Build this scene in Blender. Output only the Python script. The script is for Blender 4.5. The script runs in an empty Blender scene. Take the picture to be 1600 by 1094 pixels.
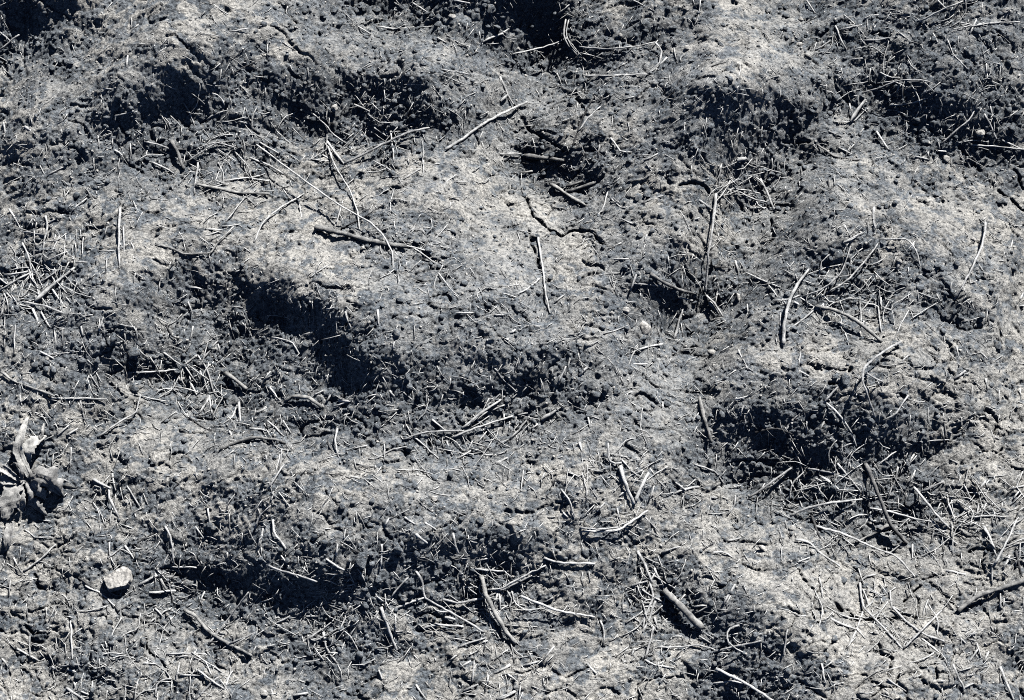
import bpy, math, random, time
import numpy as np
from mathutils import Vector
T0 = time.time()
scene = bpy.context.scene

# ------------------------------------------------------------------ camera
U = 0.0007                      # metres on the ground per photograph pixel at the picture's centre
LENS, PITCH = 60.0, math.radians(74.0)
DIST = 1600 * LENS / 36.0       # camera distance in px units
cam_d = bpy.data.cameras.new("camera")
cam_d.lens = LENS
cam_d.sensor_width = 36.0
cam_d.clip_start, cam_d.clip_end = 0.05, 400.0
cam = bpy.data.objects.new("camera", cam_d)
scene.collection.objects.link(cam)
CY, CZ = -DIST * math.cos(PITCH), DIST * math.sin(PITCH)
cam.location = (0, CY * U, CZ * U)
cam.rotation_euler = (math.pi / 2 - PITCH, 0, 0)
scene.camera = cam

# ------------------------------------------------------------------ sky and sun
SUN_AZ, SUN_EL = math.radians(26.0), math.radians(35.0)      # azimuth from +Y towards +X
world = bpy.data.worlds.new("World")
scene.world = world
world.use_nodes = True
wn = world.node_tree
bg = wn.nodes["Background"]
sky = wn.nodes.new("ShaderNodeTexSky")
sky.sky_type = 'NISHITA'
sky.sun_disc = False
sky.air_density, sky.dust_density, sky.ozone_density, sky.altitude = 0.30, 0.0, 1.0, 3000.0
sky.sun_elevation, sky.sun_rotation = SUN_EL, SUN_AZ
wn.links.new(sky.outputs[0], bg.inputs[0])
bg.inputs[1].default_value = 0.05
sun_d = bpy.data.lights.new("sun", 'SUN')
sun_d.energy, sun_d.angle, sun_d.color = 5.0, math.radians(0.5), (1.0, 0.98, 0.945)
sun = bpy.data.objects.new("sun", sun_d)
scene.collection.objects.link(sun)
SUN = Vector((math.sin(SUN_AZ) * math.cos(SUN_EL), math.cos(SUN_AZ) * math.cos(SUN_EL), math.sin(SUN_EL)))
sun.rotation_euler = (-SUN).to_track_quat('-Z', 'Y').to_euler()
sun.location = SUN * 20
vs = scene.view_settings
vs.view_transform, vs.look, vs.exposure, vs.gamma = 'Standard', 'None', 1.12, 1.0
vs.use_curve_mapping = False
scene.cycles.max_bounces = 1
scene.cycles.diffuse_bounces = 0
scene.cycles.use_denoising = False
scene.cycles.filter_width = 1.0

# ------------------------------------------------------------------ pixel <-> ground helpers (px units)
CP, SP = math.cos(PITCH), math.sin(PITCH)

def project(X, Y, Z):
    """ground point (px units) -> photograph pixel"""
    dy, dz = Y - CY, Z - CZ
    depth = dy * CP - dz * SP
    up = dy * SP + dz * CP
    return 800 + X / depth * DIST, 547 - up / depth * DIST

def ray(px, py, z):
    """photograph pixel -> ground point at height z"""
    a, b = (np.asarray(px, float) - 800) / DIST, (547 - np.asarray(py, float)) / DIST
    dy, dz = CP + b * SP, -SP + b * CP
    t = (z - CZ) / dz
    return a * t, CY + dy * t

# ------------------------------------------------------------------ numpy noise
def h2(ix, iy, s):
    n = (ix.astype(np.int64) * 374761393 + iy.astype(np.int64) * 668265263 + s * 974634541) & 0xFFFFFFFF
    n = ((n ^ (n >> 13)) * 1274126177) & 0xFFFFFFFF
    n = ((n ^ (n >> 16)) * 2246822519) & 0xFFFFFFFF
    return ((n ^ (n >> 15)) & 0xFFFFFF).astype(np.float32) / np.float32(0xFFFFFF)

def gnoise(x, y, s):
    ix, iy = np.floor(x), np.floor(y)
    fx, fy = (x - ix).astype(np.float32), (y - iy).astype(np.float32)
    u, v = fx * fx * fx * (fx * (fx * 6 - 15) + 10), fy * fy * fy * (fy * (fy * 6 - 15) + 10)
    def g(ox, oy):
        a = h2(ix + ox, iy + oy, s) * 6.2831853
        return np.cos(a) * (fx - ox) + np.sin(a) * (fy - oy)
    a, b, c, d = g(0, 0), g(1, 0), g(0, 1), g(1, 1)
    return ((a + (b - a) * u) * (1 - v) + (c + (d - c) * u) * v) * 1.5

def fbm(x, y, s, oct=3, gain=0.5):
    r, a = 0, 1.0
    for o in range(oct):
        r = r + a * gnoise(x * 2 ** o + 17.3 * o, y * 2 ** o - 9.1 * o, s + o)
        a *= gain
    return r

def domes(x, y, s, fill=0.8, flat=1.0):
    """crumb surface: highest of random half-ellipsoid lumps, one a cell"""
    ix, iy = np.floor(x), np.floor(y)
    out = np.zeros(x.shape, np.float32)
    for oy in (-1, 0, 1):
        for ox in (-1, 0, 1):
            cx, cy = ix + ox, iy + oy
            px, py = cx + 0.1 + 0.8 * h2(cx, cy, s), cy + 0.1 + 0.8 * h2(cx, cy, s + 1)
            r = 0.3 + 0.55 * h2(cx, cy, s + 2) ** 2
            al = h2(cx, cy, s + 3) * 6.283
            ca, sa = np.cos(al), np.sin(al)
            dx, dy = x - px, y - py
            e = 0.7 + 0.6 * h2(cx, cy, s + 5)
            fac = r * (0.35 + 0.5 * h2(cx, cy, s + 6)) + (dx * sa - dy * ca) * 0.9 * (h2(cx, cy, s + 7) - 0.3)
            q = 1 - (((dx * ca + dy * sa) / e) ** 2 + ((dy * ca - dx * sa) * e) ** 2) / (r * r)
            out = np.maximum(out, np.where(h2(cx, cy, s + 4) < fill, np.maximum(np.minimum(1.25 * r * np.maximum(q, 0) ** 0.6, fac) * (q > 0), 0), 0).astype(np.float32))
    return out

def cracks(x, y, s):
    """distance to the nearest cell border (cells about 1 wide)"""
    ix, iy = np.floor(x), np.floor(y)
    f1 = np.full(x.shape, 9.0, np.float32); f2 = f1.copy()
    for oy in (-1, 0, 1):
        for ox in (-1, 0, 1):
            cx, cy = ix + ox, iy + oy
            d = np.hypot(cx + h2(cx, cy, s) - x, cy + h2(cx, cy, s + 1) - y).astype(np.float32)
            f2 = np.minimum(f2, np.maximum(f1, d)); f1 = np.minimum(f1, d)
    return f2 - f1

# ------------------------------------------------------------------ relief: strokes in photograph pixels
def stroke(gx, gy, pts, w):
    d = np.full(gx.shape, 1e9)
    if len(pts) == 1:
        d = (gx - pts[0][0]) ** 2 + (gy - pts[0][1]) ** 2
    for (x0, y0), (x1, y1) in zip(pts[:-1], pts[1:]):
        vx, vy = x1 - x0, y1 - y0
        t = np.clip(((gx - x0) * vx + (gy - y0) * vy) / (vx * vx + vy * vy + 1e-9), 0, 1)
        d = np.minimum(d, (gx - x0 - t * vx) ** 2 + (gy - y0 - t * vy) ** 2)
    return np.exp(-d / (w * w))

def parse(txt):
    out = []
    for ln in txt.strip().splitlines():
        ln = ln.split('#')[0].split()
        if ln:
            n = [float(v) for v in ln]
            out.append((n[0], n[1], list(zip(n[2::2], n[3::2]))))
    return out

# strength (1 = face turned fully away from the sun), half-width, polyline: banks that fall towards the viewer
SHADE = parse("""
1.0 32  5 8 70 16
0.5 30  90 50 60 70
1.45 15  160 188 215 178 270 162 325 150
0.8 22  300 128 312 95
0.25 40 150 150 200 110
0.62 34 385 100 480 135 560 150 620 160 700 172
0.9 16  470 155 490 148
0.9 16  600 142 650 150
0.35 40 420 190 560 190
1.0 16  590 0 700 6
1.2 26  790 8 870 18
0.6 18  870 35 880 55
0.3 40  900 60 1020 70
0.65 20 1080 168 1190 156 1270 168
0.45 40 1090 200 1230 215
0.4 45 1340 120 1440 165 1490 190
0.8 18  1450 160 1465 185
0.5 30  1480 215 1580 225
1.2 14  815 232 855 246
1.2 14  880 250 925 285
0.3 30  930 200 1000 230
1.5 13  270 428 350 450 430 484
1.5 19  420 482 500 512 540 542 556 582
0.25 45 430 500 520 560 600 600
0.5 12  560 590 610 610
0.6 22  720 552 745 560
0.8 18  735 618 745 625
0.45 55 640 570 740 560 830 590 
0.6 22  930 605 950 612
0.5 28  840 570 840 600
0.6 26  1000 398 1060 410 1120 440
0.9 12  1060 470 1115 488
0.7 20  1270 395 1330 408 1410 412
0.7 10  1370 355 1430 362
0.55 32  1110 645 1200 672 1300 690 1400 694 1490 692
0.5 30  1180 660 1260 700
0.6 20  1440 485 1510 505
0.8 22  1260 230 1220 224
1.5 16  275 888 350 900 430 906 490 928
0.35 34  340 855 430 870 520 890
0.8 30  560 895 640 880 700 868 780 862
0.6 26  790 868 850 882
0.35 40 820 935 900 955
0.6 20  700 1040 720 1070
1.2 14  1045 912 1085 935
0.7 34  1120 975 1180 1015 1240 1060 1260 1090
0.4 30  90 1000 190 1010
0.7 14  515 1045 545 1035
0.5 12  92 905 125 915
0.7 14  1405 790 1430 795
0.3 40  1200 740 1400 770
0.3 50  20 230 110 290
0.25 40 20 170 60 200
0.4 25  400 770 480 800
0.4 25  380 420 450 430
0.4 22  160 640 200 640
0.35 28 620 340 700 345
0.4 22  1500 560 1530 640
0.3 40  1120 720 1180 740
0.35 26 850 780 930 800
0.5 18  130 520 200 540
0.5 20  150 730 250 780
0.7 8  345 25 347 70
0.5 14  240 112 300 132
0.8 9  12 240 38 234
0.35 18 60 300 130 312
0.8 10  152 342 178 350
0.6 8  212 388 232 394
0.5 14  600 342 650 330 690 340
0.4 12  690 325 740 345
0.5 16  600 372 660 395 700 415
0.35 18 290 405 360 425 420 438
0.8 9  822 192 850 216 895 237
0.9 9  808 235 820 245
0.5 14  935 272 1000 302
0.8 6  975 188 988 194
0.8 6  1036 198 1046 204
0.9 8  1130 156 1185 152
0.8 7  1236 163 1250 168
0.7 7  1284 254 1296 258
0.5 12  1370 278 1420 302
0.5 10  1000 342 1040 352
0.5 10  1180 345 1212 352
0.5 12  1460 432 1500 470
0.5 12  1030 55 1066 64
0.5 12  1082 12 1098 55
0.5 16  330 772 400 788 470 800
0.5 14  262 792 330 812
0.5 12  300 835 380 852
0.6 9   382 825 402 870
0.7 7   636 794 650 800
0.6 8   684 788 700 796
0.7 9   640 852 720 857
0.5 10  862 800 885 806
0.5 14  540 932 600 962
0.7 9   558 985 572 990
0.6 10  590 1012 622 992
0.5 12  198 690 215 700
0.6 8   958 738 985 700
0.6 8   1160 792 1205 806
0.7 6   1038 872 1058 880
0.6 14  1092 612 1118 690
0.5 12  1490 640 1520 700
0.9 6   1452 600 1470 606
0.6 10  1376 560 1402 602
0.8 8   1328 645 1352 672
0.5 10  1530 880 1560 902
0.9 7   1450 1050 1472 1070
0.7 7   1472 945 1486 955
0.5 12  1290 1010 1240 1030
0.5 10  960 930 1000 920
0.6 8   905 940 935 950
0.6 10  420 760 450 766
0.4 14  150 560 220 575
0.5 10  60 1000 110 990
0.4 20  30 330 60 400
0.5 9   110 470 170 478
0.5 10  1560 260 1600 290
0.5 10  1530 350 1570 360
0.6 8   960 345 985 335
0.6 9   1205 360 1215 378
0.5 12  500 640 560 650
0.5 12  560 690 640 700
0.4 12  720 470 790 480
0.5 10  660 520 700 535
""")
# banks that face the sun
LIGHT = parse("""
0.75 34 480 55 560 62 640 78 740 102 795 135
0.5 36  200 320 330 335 440 365
0.75 34 640 305 720 288 790 305 830 340
0.9 34  710 385 760 395 820 400
0.8 26  420 388 530 408 610 442 650 480
0.5 30  800 335 900 352
0.7 32  1100 128 1180 98 1260 128
0.5 32  1290 280 1410 285
0.55 34 1430 312 1560 335
0.5 30  990 370 1150 375
0.8 40  985 600 1060 590 1110 600
0.6 34  1000 650 1060 670
0.7 34  215 640 300 670
0.55 34 330 700 450 715 600 700
0.65 40 460 745 600 745 740 760 830 730
0.6 26  840 495 900 510
0.55 30 1080 800 1230 850
0.5 50  1290 900 1390 960 1400 1050
0.4 40  1470 850 1540 870
0.6 30  1540 520 1600 530
0.45 30 1400 560 1480 560
0.5 30  560 1075 780 1075
0.45 40 130 940 250 985 330 1000
0.4 30  820 1010 960 1010
0.45 30 110 420 200 430
0.4 34  40 130 130 150
0.4 34  820 170 980 150
0.4 34  1540 640 1600 700
0.35 30 240 60 380 60
0.4 30  60 800 160 830
0.4 30  640 480 700 500
0.4 24  1170 540 1270 560
0.3 40  20 1060 120 1080
0.35 40 1450 440 1400 540
""")
# where the soil lies loose and crumbly
CRUMB = parse("""
1 60  500 20 640 30 760 60 860 90
1 50  870 100 1000 90
1 40  430 170 560 180 680 180
1 40  200 200 320 180
.8 50 130 240 300 270
1 60  140 540 260 560 380 590
1 60  380 560 480 610 560 590
1 60  640 560 760 590 860 610 940 610
1 40  680 690 760 690
.8 40 720 450 830 480
.9 50 1000 440 1120 470 1060 520
1 50  1080 190 1200 220 1230 300
1 60  1290 60 1400 130 1560 40
1 50  1400 180 1520 210
.9 50 1250 450 1400 440 1500 480
1 50  1100 680 1240 700 1400 710
1 50  1220 760 1400 790
1 50  330 930 450 930 540 1000 500 1040
1 45  560 890 680 880 780 900
.8 40 1060 940 1140 960
.9 40 1120 1070 1240 1080
.9 40 820 260 940 300
.7 40 60 420 60 470
.7 50 120 1030 180 1030
.8 50 0 30 60 80
.7 40 200 860 260 900
.7 40 600 370 720 420
""")
# crust broken by shrinkage cracks
CRUST = parse("""
1 60  1300 930 1420 990 1400 1070
.9 50 1480 880 1560 920
.9 50 840 330 960 380
1.6 30  245 1000 300 1008
.8 60 60 920 60 1050
.8 50 1300 590 1460 600
.8 50 860 190 980 170
.8 50 1500 660 1580 760
.7 60 980 620 1080 660
.7 50 1040 350 1200 370
""")
# single cracks, photograph pixels
CRACKS = [[(822,313),(832,337),(856,361),(877,370),(898,361),(922,362),(945,382)],
 [(1061,292),(1079,287),(1103,292),(1108,306)], [(823,357),(837,392),(844,420)],
 [(1373,1005),(1380,1022),(1394,1029),(1389,1057)], [(1433,938),(1431,970)], [(1436,917),(1412,942)],
 [(1462,1036),(1464,1061)], [(228,998),(228,1015),(246,1029),(260,1043)], [(53,899),(58,917),(81,919)],
 [(39,977),(53,991),(70,988)], [(1295,598),(1312,600),(1329,576)], [(902,153),(914,174),(905,195)],
 [(1300,940),(1318,955),(1345,970),(1372,968)], [(1500,868),(1528,858),(1548,860)], [(1540,640),(1560,660),(1550,700)],
 [(815,185),(830,205),(880,235)], [(1225,222),(1262,222)], [(1205,345),(1207,375),(1198,385)], [(1585,265),(1600,300)],
 [(1500,230),(1560,300),(1600,330)], [(1395,830),(1370,830),(1352,820)]]
SLOPE_S, SLOPE_L, GAIN_S, GAIN_L = 0.15, 0.28, 0.40, 0.24
# raster of the strokes over the photograph (with a margin), 4 px cells
RX0, RY0, RS = -400, -400, 4.0
rx, ry = np.meshgrid(RX0 + RS * np.arange(600), RY0 + RS * np.arange(475))
def raster(strokes, soft=0.22):
    m = np.zeros(rx.shape)
    for s, w, pts in strokes:
        m += s * (0.62 * stroke(rx, ry, pts, w) + soft * stroke(rx, ry, pts, 2.3 * w))
    return m
R_shade, R_light = np.minimum(raster(SHADE), 1.7), np.minimum(raster(LIGHT), 1.1)
R_crumb, R_crust = np.clip(raster(CRUMB, 0.5), 0, 1), np.clip(raster(CRUST), 0, 1)
R_crack = np.zeros(rx.shape)

def sample(R, px, py):
    fx, fy = np.clip((px - RX0) / RS, 0, R.shape[1] - 1.01), np.clip((py - RY0) / RS, 0, R.shape[0] - 1.01)
    ix, iy = fx.astype(int), fy.astype(int)
    fx, fy = fx - ix, fy - iy
    return (R[iy, ix] * (1 - fx) + R[iy, ix + 1] * fx) * (1 - fy) + (R[iy + 1, ix] * (1 - fx) + R[iy + 1, ix + 1] * fx) * fy

# how far the ground turns to the sun, read off a 50 px grid: 0 turned away, 5 level, 9 facing it
FACING = """
22455666665533321155546765444444 23444566567777643244457875444554 56554435434456775445667776433345
56532234533322466666543334543134 44444445555555665455544435654333 44555555666667775245544456775654
45566766666667888556665556766776 45556666776555888766677665546766 44566544577776788665344554445666
45555543334677666665435555445456 55445554432466667766665566667557 55434444443345554456776666666656
55556555444444444346774333444566 44557766555554455566763322333466 44556666666666666666654333444566
44554554456667766555556544444556 55655544555555655555566775555555 55555433444343333455567766566665
55465433233444444555435667766654 55666655543455545555543457777765 54346655543455555666654346776655
66555556666666566666553335666655
""".split()
FG = np.array([[float(c) for c in r] for r in FACING])
R_face = FG[np.clip(((ry - 0) // 50).astype(int), 0, 21), np.clip((rx // 50).astype(int), 0, 31)]
ker = np.exp(-0.5 * (np.arange(-18, 19) * RS / 24.0) ** 2); ker /= ker.sum()
R_face = np.apply_along_axis(lambda r: np.convolve(np.pad(r, 18, 'edge'), ker, 'valid'), 1, R_face)
R_face = np.apply_along_axis(lambda r: np.convolve(np.pad(r, 18, 'edge'), ker, 'valid'), 0, R_face)
def facing(px, py): return sample(R_face, px + 14 * gnoise(px / 60, py / 60, 71), py + 14 * gnoise(px / 60, py / 60, 72))

# the broad relief: slopes along the sun's bearing, integrated to heights
GX0, GY0, GS, GNX, GNY = -1600.0, -1280.0, 5.0, 640, 560
gX, gY = np.meshgrid(GX0 + GS * np.arange(GNX), GY0 + GS * np.arange(GNY))
kx, ky = np.meshgrid(2 * np.pi * np.fft.fftfreq(GNX, GS), 2 * np.pi * np.fft.fftfreq(GNY, GS))
dx_, dy_ = math.sin(SUN_AZ), math.cos(SUN_AZ)
kL, kP = kx * dx_ + ky * dy_, kx * dy_ - ky * dx_
FILT = np.conj(1j * kL) / (kL ** 2 + 0.03 * kP ** 2 + (1 / 420.0) ** 2)
far = np.clip(fbm(gX / 230, gY / 150, 91, 3) * 0.9, -0.5, 0.9)
G_h = np.zeros(gX.shape); S_in = G_h.copy()
for it in range(6):
    px, py = project(gX, gY, G_h)
    inside = np.clip(np.minimum(np.minimum(px + 60, 1660 - px), np.minimum(py + 60, 1154 - py)) / 60, 0, 1)
    d = 4.9 - facing(px, py)
    S = np.where(d > 0, SLOPE_S, SLOPE_L) * d + GAIN_S * sample(R_shade, px, py) - GAIN_L * sample(R_light, px, py)
    S = np.where(S > 0.5, 0.5 + 0.5 * np.tanh((S - 0.5) / 0.6), np.maximum(S, -0.8))
    S = S * inside + far * 0.6 * (1 - inside)
    S -= S.mean()
    act = np.real(np.fft.ifft2(np.fft.fft2(G_h) * 1j * kL))
    S_in = S_in + (S - act) * (1.0 if it == 0 else 0.8)
    G_h = np.real(np.fft.ifft2(np.fft.fft2(S_in) * FILT))
G_h -= G_h[256:400, 130:500].mean()

def broad(X, Y):
    fx, fy = np.clip((X - GX0) / GS, 0, GNX - 1.01), np.clip((Y - GY0) / GS, 0, GNY - 1.01)
    ix, iy = fx.astype(int), fy.astype(int)
    fx, fy = fx - ix, fy - iy
    h = (G_h[iy, ix] * (1 - fx) + G_h[iy, ix + 1] * fx) * (1 - fy) + (G_h[iy + 1, ix] * (1 - fx) + G_h[iy + 1, ix + 1] * fx) * fy
    edge = np.minimum(np.minimum(X - GX0, GX0 + GS * GNX - X), np.minimum(Y - GY0, GY0 + GS * GNY - Y))
    t = np.clip(edge / 300, 0, 1)
    return h * t * t * (3 - 2 * t) + (1 - t) * 14 * gnoise(X / 260, Y / 200, 55)

# the sheet: fine where the photograph looks, widening to the horizon
def axis(a, b, step, far_m, n):
    inner = np.arange(a, b, step)
    g = np.geomspace(1, far_m / U / 300, n) * 300 - 300 + step * np.arange(1, n + 1)
    return np.concatenate([a - g[::-1], inner, inner[-1] + g])
au, av = axis(-832, 832, 1.55, 60, 60), axis(-590, 575, 1.55, 60, 60)
# rows and columns spread a little with distance, so that the far side is not cut finer than the near one
def wid(Y): return np.clip(1 + (Y * CP) / DIST, 0.8, 1.25)
ay = np.where(np.abs(av) < 620, 0, av)
inn = np.abs(av) < 600
ray_y = ray(np.zeros(inn.sum()), 547 - av[inn], 0.0)[1]
i_lo, i_hi = np.argmax(inn), len(inn) - np.argmax(inn[::-1]) - 1
ay = av.copy(); ay[inn] = ray_y
ay[:i_lo] = av[:i_lo] - av[i_lo] + ray_y[0]; ay[i_hi + 1:] = av[i_hi + 1:] - av[i_hi] + ray_y[-1]
UU, Y = np.meshgrid(au, ay)
X = UU * wid(Y)
NX, NY = len(au), len(ay)
hB = broad(X, Y)
px, py = project(X, Y, hB)
vis = (px > -150) & (px < 1750) & (py > -150) & (py < 1250)
crumb = np.where(vis, sample(R_crumb, px, py), 0.45 + 0.4 * np.clip(gnoise(X / 150, Y / 120, 31) * 2, -1, 1)).astype(np.float32)
crust = np.where(vis, sample(R_crust, px, py), 0.3).astype(np.float32)
crumb = np.clip(crumb + 0.45 * fbm(X / 70, Y / 60, 77, 3) , 0, 1)
crumb = crumb * crumb * (3 - 2 * crumb)
fade = np.clip(1 - (np.maximum(np.abs(X) - 1000, np.maximum(Y - 850, -650 - Y))) / 800, 0, 1)
wx, wy = X + 5 * gnoise(X / 22, Y / 22, 3) + 2 * gnoise(X / 6, Y / 6, 5), Y + 5 * gnoise(X / 22, Y / 22, 4) + 2 * gnoise(X / 6, Y / 6, 6)
h = hB.astype(np.float32)
h += 7.0 * fbm(X / 80, Y / 65, 21, 3) * fade
# folds and creases in the trodden earth
fold = np.exp(-(gnoise(wx / 62, wy / 44, 23) / 0.07) ** 2) * np.clip(gnoise(X / 80, Y / 80, 24) * 2.2 + 0.2, 0, 1)
fold2 = np.exp(-(gnoise(wx / 27, wy / 21, 26) / 0.09) ** 2) * np.clip(gnoise(X / 50, Y / 50, 27) * 2.2, 0, 1)
h -= (5.5 * fold + 2.2 * fold2) * fade
h += 1.6 * fbm(wx / 26, wy / 23, 25, 4, 0.55) * (0.7 + 0.4 * crumb) * fade
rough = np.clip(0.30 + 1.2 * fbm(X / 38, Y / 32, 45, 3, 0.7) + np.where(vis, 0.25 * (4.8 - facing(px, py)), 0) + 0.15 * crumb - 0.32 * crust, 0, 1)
h += (1.7 * fbm(X / 6.5, Y / 6.0, 29, 2, 0.8)) * (0.22 + 0.78 * rough) * fade
# crumbs of three sizes
d1, d2, d3 = domes(wx / 17, wy / 17, 101, 0.55), domes(wx / 6.6, wy / 6.6, 111, 0.75), domes((X + 1.3 * gnoise(X / 4, Y / 4, 15)) / 3.9, (Y + 1.3 * gnoise(X / 4, Y / 4, 16)) / 3.9, 121, 0.8)
patch = np.clip(0.5 + 1.4 * gnoise(X / 45, Y / 40, 41), 0, 1)
h += (d1 * 3.5 * crumb * patch + d2 * 4.6 * np.clip(0.05 * rough + 0.52 * crumb * (0.3 + 0.7 * patch), 0, 1) + d3 * 3.3 * (0.05 + 0.95 * rough)) * fade
# pin holes in the crust
h -= 3.2 * np.clip(domes(wx / 13, wy / 10, 131, 0.35) - 0.28, 0, 1) / 0.3 * np.clip(1.1 - rough, 0, 1) * fade
# a thin crust that has flaked away in places: its edges stand a little proud; its colour also carries painted light
cr = np.clip(1.15 - 1.9 * rough + 0.9 * fbm(wx / 26, wy / 22, 83, 4, 0.75) + 0.35 * crust, 0, 1) * (1 - 0.6 * crumb)  # rough follows facing, so sunward ground is painted paler, averted ground darker
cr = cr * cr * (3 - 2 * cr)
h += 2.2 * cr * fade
# shrinkage cracks in the crust
c1 = cracks(wx / 58, wy / 52, 201); c2 = cracks(wx / 24 + 7, wy / 22, 211)
keep = np.clip(gnoise(X / 60, Y / 60, 61) * 3 + 0.6, 0, 1)
h -= (7.0 * np.exp(-(c1 / 0.03) ** 2) * keep + 2.4 * np.exp(-(c2 / 0.07) ** 2) * (1 - keep * 0.5)) * np.clip(crust * 1.5 - 0.1 + 0.35 * cr, 0, 1) * (1 - 0.8 * crumb) * fade
h -= 1.6 * np.exp(-(c2 / 0.10) ** 2) * np.clip(gnoise(X / 90, Y / 80, 65) * 2, 0, 1) * (1 - crumb) * fade
jx, jy = px + 3 * gnoise(X / 14, Y / 14, 7), py + 3 * gnoise(X / 14, Y / 14, 8)
for ci, pts in enumerate(CRACKS):
    x0, x1, y0, y1 = min(p[0] for p in pts) - 25, max(p[0] for p in pts) + 25, min(p[1] for p in pts) - 25, max(p[1] for p in pts) + 25
    sel = (px > x0) & (px < x1) & (py > y0) & (py < y1)
    s1 = stroke(jx[sel], jy[sel], pts, 1.9); s2 = stroke(jx[sel], jy[sel], pts, 14)
    brk = np.clip((1.1 if ci in (0, 1, 3) else 0.65) + 1.2 * gnoise(X[sel] / 16, Y[sel] / 16, 9), 0.1, 1.1)
    h[sel] += ((5.0 if ci == 0 else 2.0) * s2 - 14 * s1 * brk).astype(np.float32)
# small pits and worm holes
pit = domes(wx / 46, wy / 46, 301, 0.12)
h -= 10 * np.clip(pit - 0.35, 0, 1) ** 0.7 * fade

def ground_z(qX, qY):
    """height of the built sheet, px units (bilinear in the inner grid)"""
    fx = np.interp(qX / wid(qY), au, np.arange(NX)); fy = np.interp(qY, ay, np.arange(NY))
    ix, iy = np.minimum(fx.astype(int), NX - 2), np.minimum(fy.astype(int), NY - 2)
    fx, fy = fx - ix, fy - iy
    return (h[iy, ix] * (1 - fx) + h[iy, ix + 1] * fx) * (1 - fy) + (h[iy + 1, ix] * (1 - fx) + h[iy + 1, ix + 1] * fx) * fy
def crumb_at(qX, qY):
    ix = np.clip(np.searchsorted(au, qX / wid(qY)), 0, NX - 1); iy = np.clip(np.searchsorted(ay, qY), 0, NY - 1)
    return crumb[iy, ix]
def hit(px, py, off=0.0):
    """photograph pixel -> point on the ground (px units)"""
    px, py = np.atleast_1d(np.asarray(px, float)), np.atleast_1d(np.asarray(py, float))
    z = np.zeros(px.shape)
    for _ in range(14):
        x, y = ray(px, py, z)
        z = 0.5 * z + 0.5 * (broad(x, y) if _ < 8 else ground_z(x, y))
    x, y = ray(px, py, z + off)
    return x, y, z + off

# ------------------------------------------------------------------ materials
def mat(name, rough=1.0):
    m = bpy.data.materials.new(name); m.use_nodes = True
    n = m.node_tree; b = n.nodes["Principled BSDF"]
    b.inputs["Roughness"].default_value = rough
    b.inputs["Specular IOR Level"].default_value = 0.15
    return m, n, b
def node(n, t, **kw):
    o = n.nodes.new(t)
    for k, v in kw.items():
        if k in o.inputs: o.inputs[k].default_value = v
        else: setattr(o, k, v)
    return o
def ramp(n, src, stops):
    r = n.nodes.new("ShaderNodeValToRGB"); e = r.color_ramp.elements
    while len(e) < len(stops): e.new(0.5)
    for q, (p, c) in zip(e, stops):
        q.position = p; q.color = (*c, 1)
    n.links.new(src, r.inputs[0]); return r.outputs[0]
def mixc(n, fac, a, b, mode='MIX'):
    m = n.nodes.new("ShaderNodeMix"); m.data_type = 'RGBA'; m.blend_type = mode
    for s, v in ((m.inputs[0], fac), (m.inputs[6], a), (m.inputs[7], b)):
        if isinstance(v, (int, float)): s.default_value = v
        elif isinstance(v, tuple): s.default_value = (*v, 1)
        else: n.links.new(v, s)
    return m.outputs[2]

def soil_material(name, lo, hi, bump=0.35, crust=None):
    m, n, b = mat(name)
    tc = n.nodes.new("ShaderNodeTexCoord").outputs["Object"]
    def noise(scale, detail=3, rough=0.6):
        o = node(n, "ShaderNodeTexNoise", Scale=scale, Detail=detail, Roughness=rough); n.links.new(tc, o.inputs["Vector"]); return o.outputs[0]
    broad_n, mid, fine = noise(6.0), noise(38.0, 4), noise(300.0, 3, 0.7)
    c = ramp(n, broad_n, [(0.34, lo), (0.66, hi)])
    c = mixc(n, 0.5, c, ramp(n, mid, [(0.36, tuple(v * 0.62 for v in lo)), (0.64, tuple(min(1, v * 1.22) for v in hi))]))
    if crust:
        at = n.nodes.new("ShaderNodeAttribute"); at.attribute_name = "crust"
        c = mixc(n, at.outputs["Fac"], c, ramp(n, mid, [(0.34, crust[0]), (0.62, crust[1])]))  # pale crust over bluish soil, with lit and shaded slopes painted in
    c = mixc(n, 0.9, c, ramp(n, fine, [(0.36, (0.32, 0.33, 0.35)), (0.5, (1, 1, 1)), (0.64, (1.45, 1.44, 1.42))]), 'MULTIPLY')
    v = node(n, "ShaderNodeTexVoronoi", Scale=420.0); n.links.new(tc, v.inputs["Vector"])
    grain = ramp(n, v.outputs["Color"], [(0.76, (0, 0, 0)), (0.82, (1, 1, 1))])
    sep = n.nodes.new("ShaderNodeSeparateColor"); n.links.new(grain, sep.inputs[0])
    c = mixc(n, sep.outputs[0], c, mixc(n, 0.55, c, (0.40, 0.39, 0.37)))
    n.links.new(c, b.inputs["Base Color"])
    bn = noise(650.0, 3, 0.75)
    bp = node(n, "ShaderNodeBump", Strength=bump, Distance=0.0035); n.links.new(bn, bp.inputs["Height"]); n.links.new(bp.outputs[0], b.inputs["Normal"])
    return m
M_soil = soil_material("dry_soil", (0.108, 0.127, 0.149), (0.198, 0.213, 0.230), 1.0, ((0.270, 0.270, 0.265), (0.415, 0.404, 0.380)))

def link_mesh(name, co, faces, m, smooth=True, parent=None):
    me = bpy.data.meshes.new(name)
    me.from_pydata([tuple(c) for c in co], [], faces)
    if smooth: me.polygons.foreach_set("use_smooth", np.ones(len(me.polygons), bool))
    me.materials.append(m)
    o = bpy.data.objects.new(name, me); scene.collection.objects.link(o); o.parent = parent
    return o
def tag(o, label=None, cat=None, group=None, kind=None):
    for k, v in (("label", label), ("category", cat), ("group", group), ("kind", kind)):
        if v: o[k] = v
    return o

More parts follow.
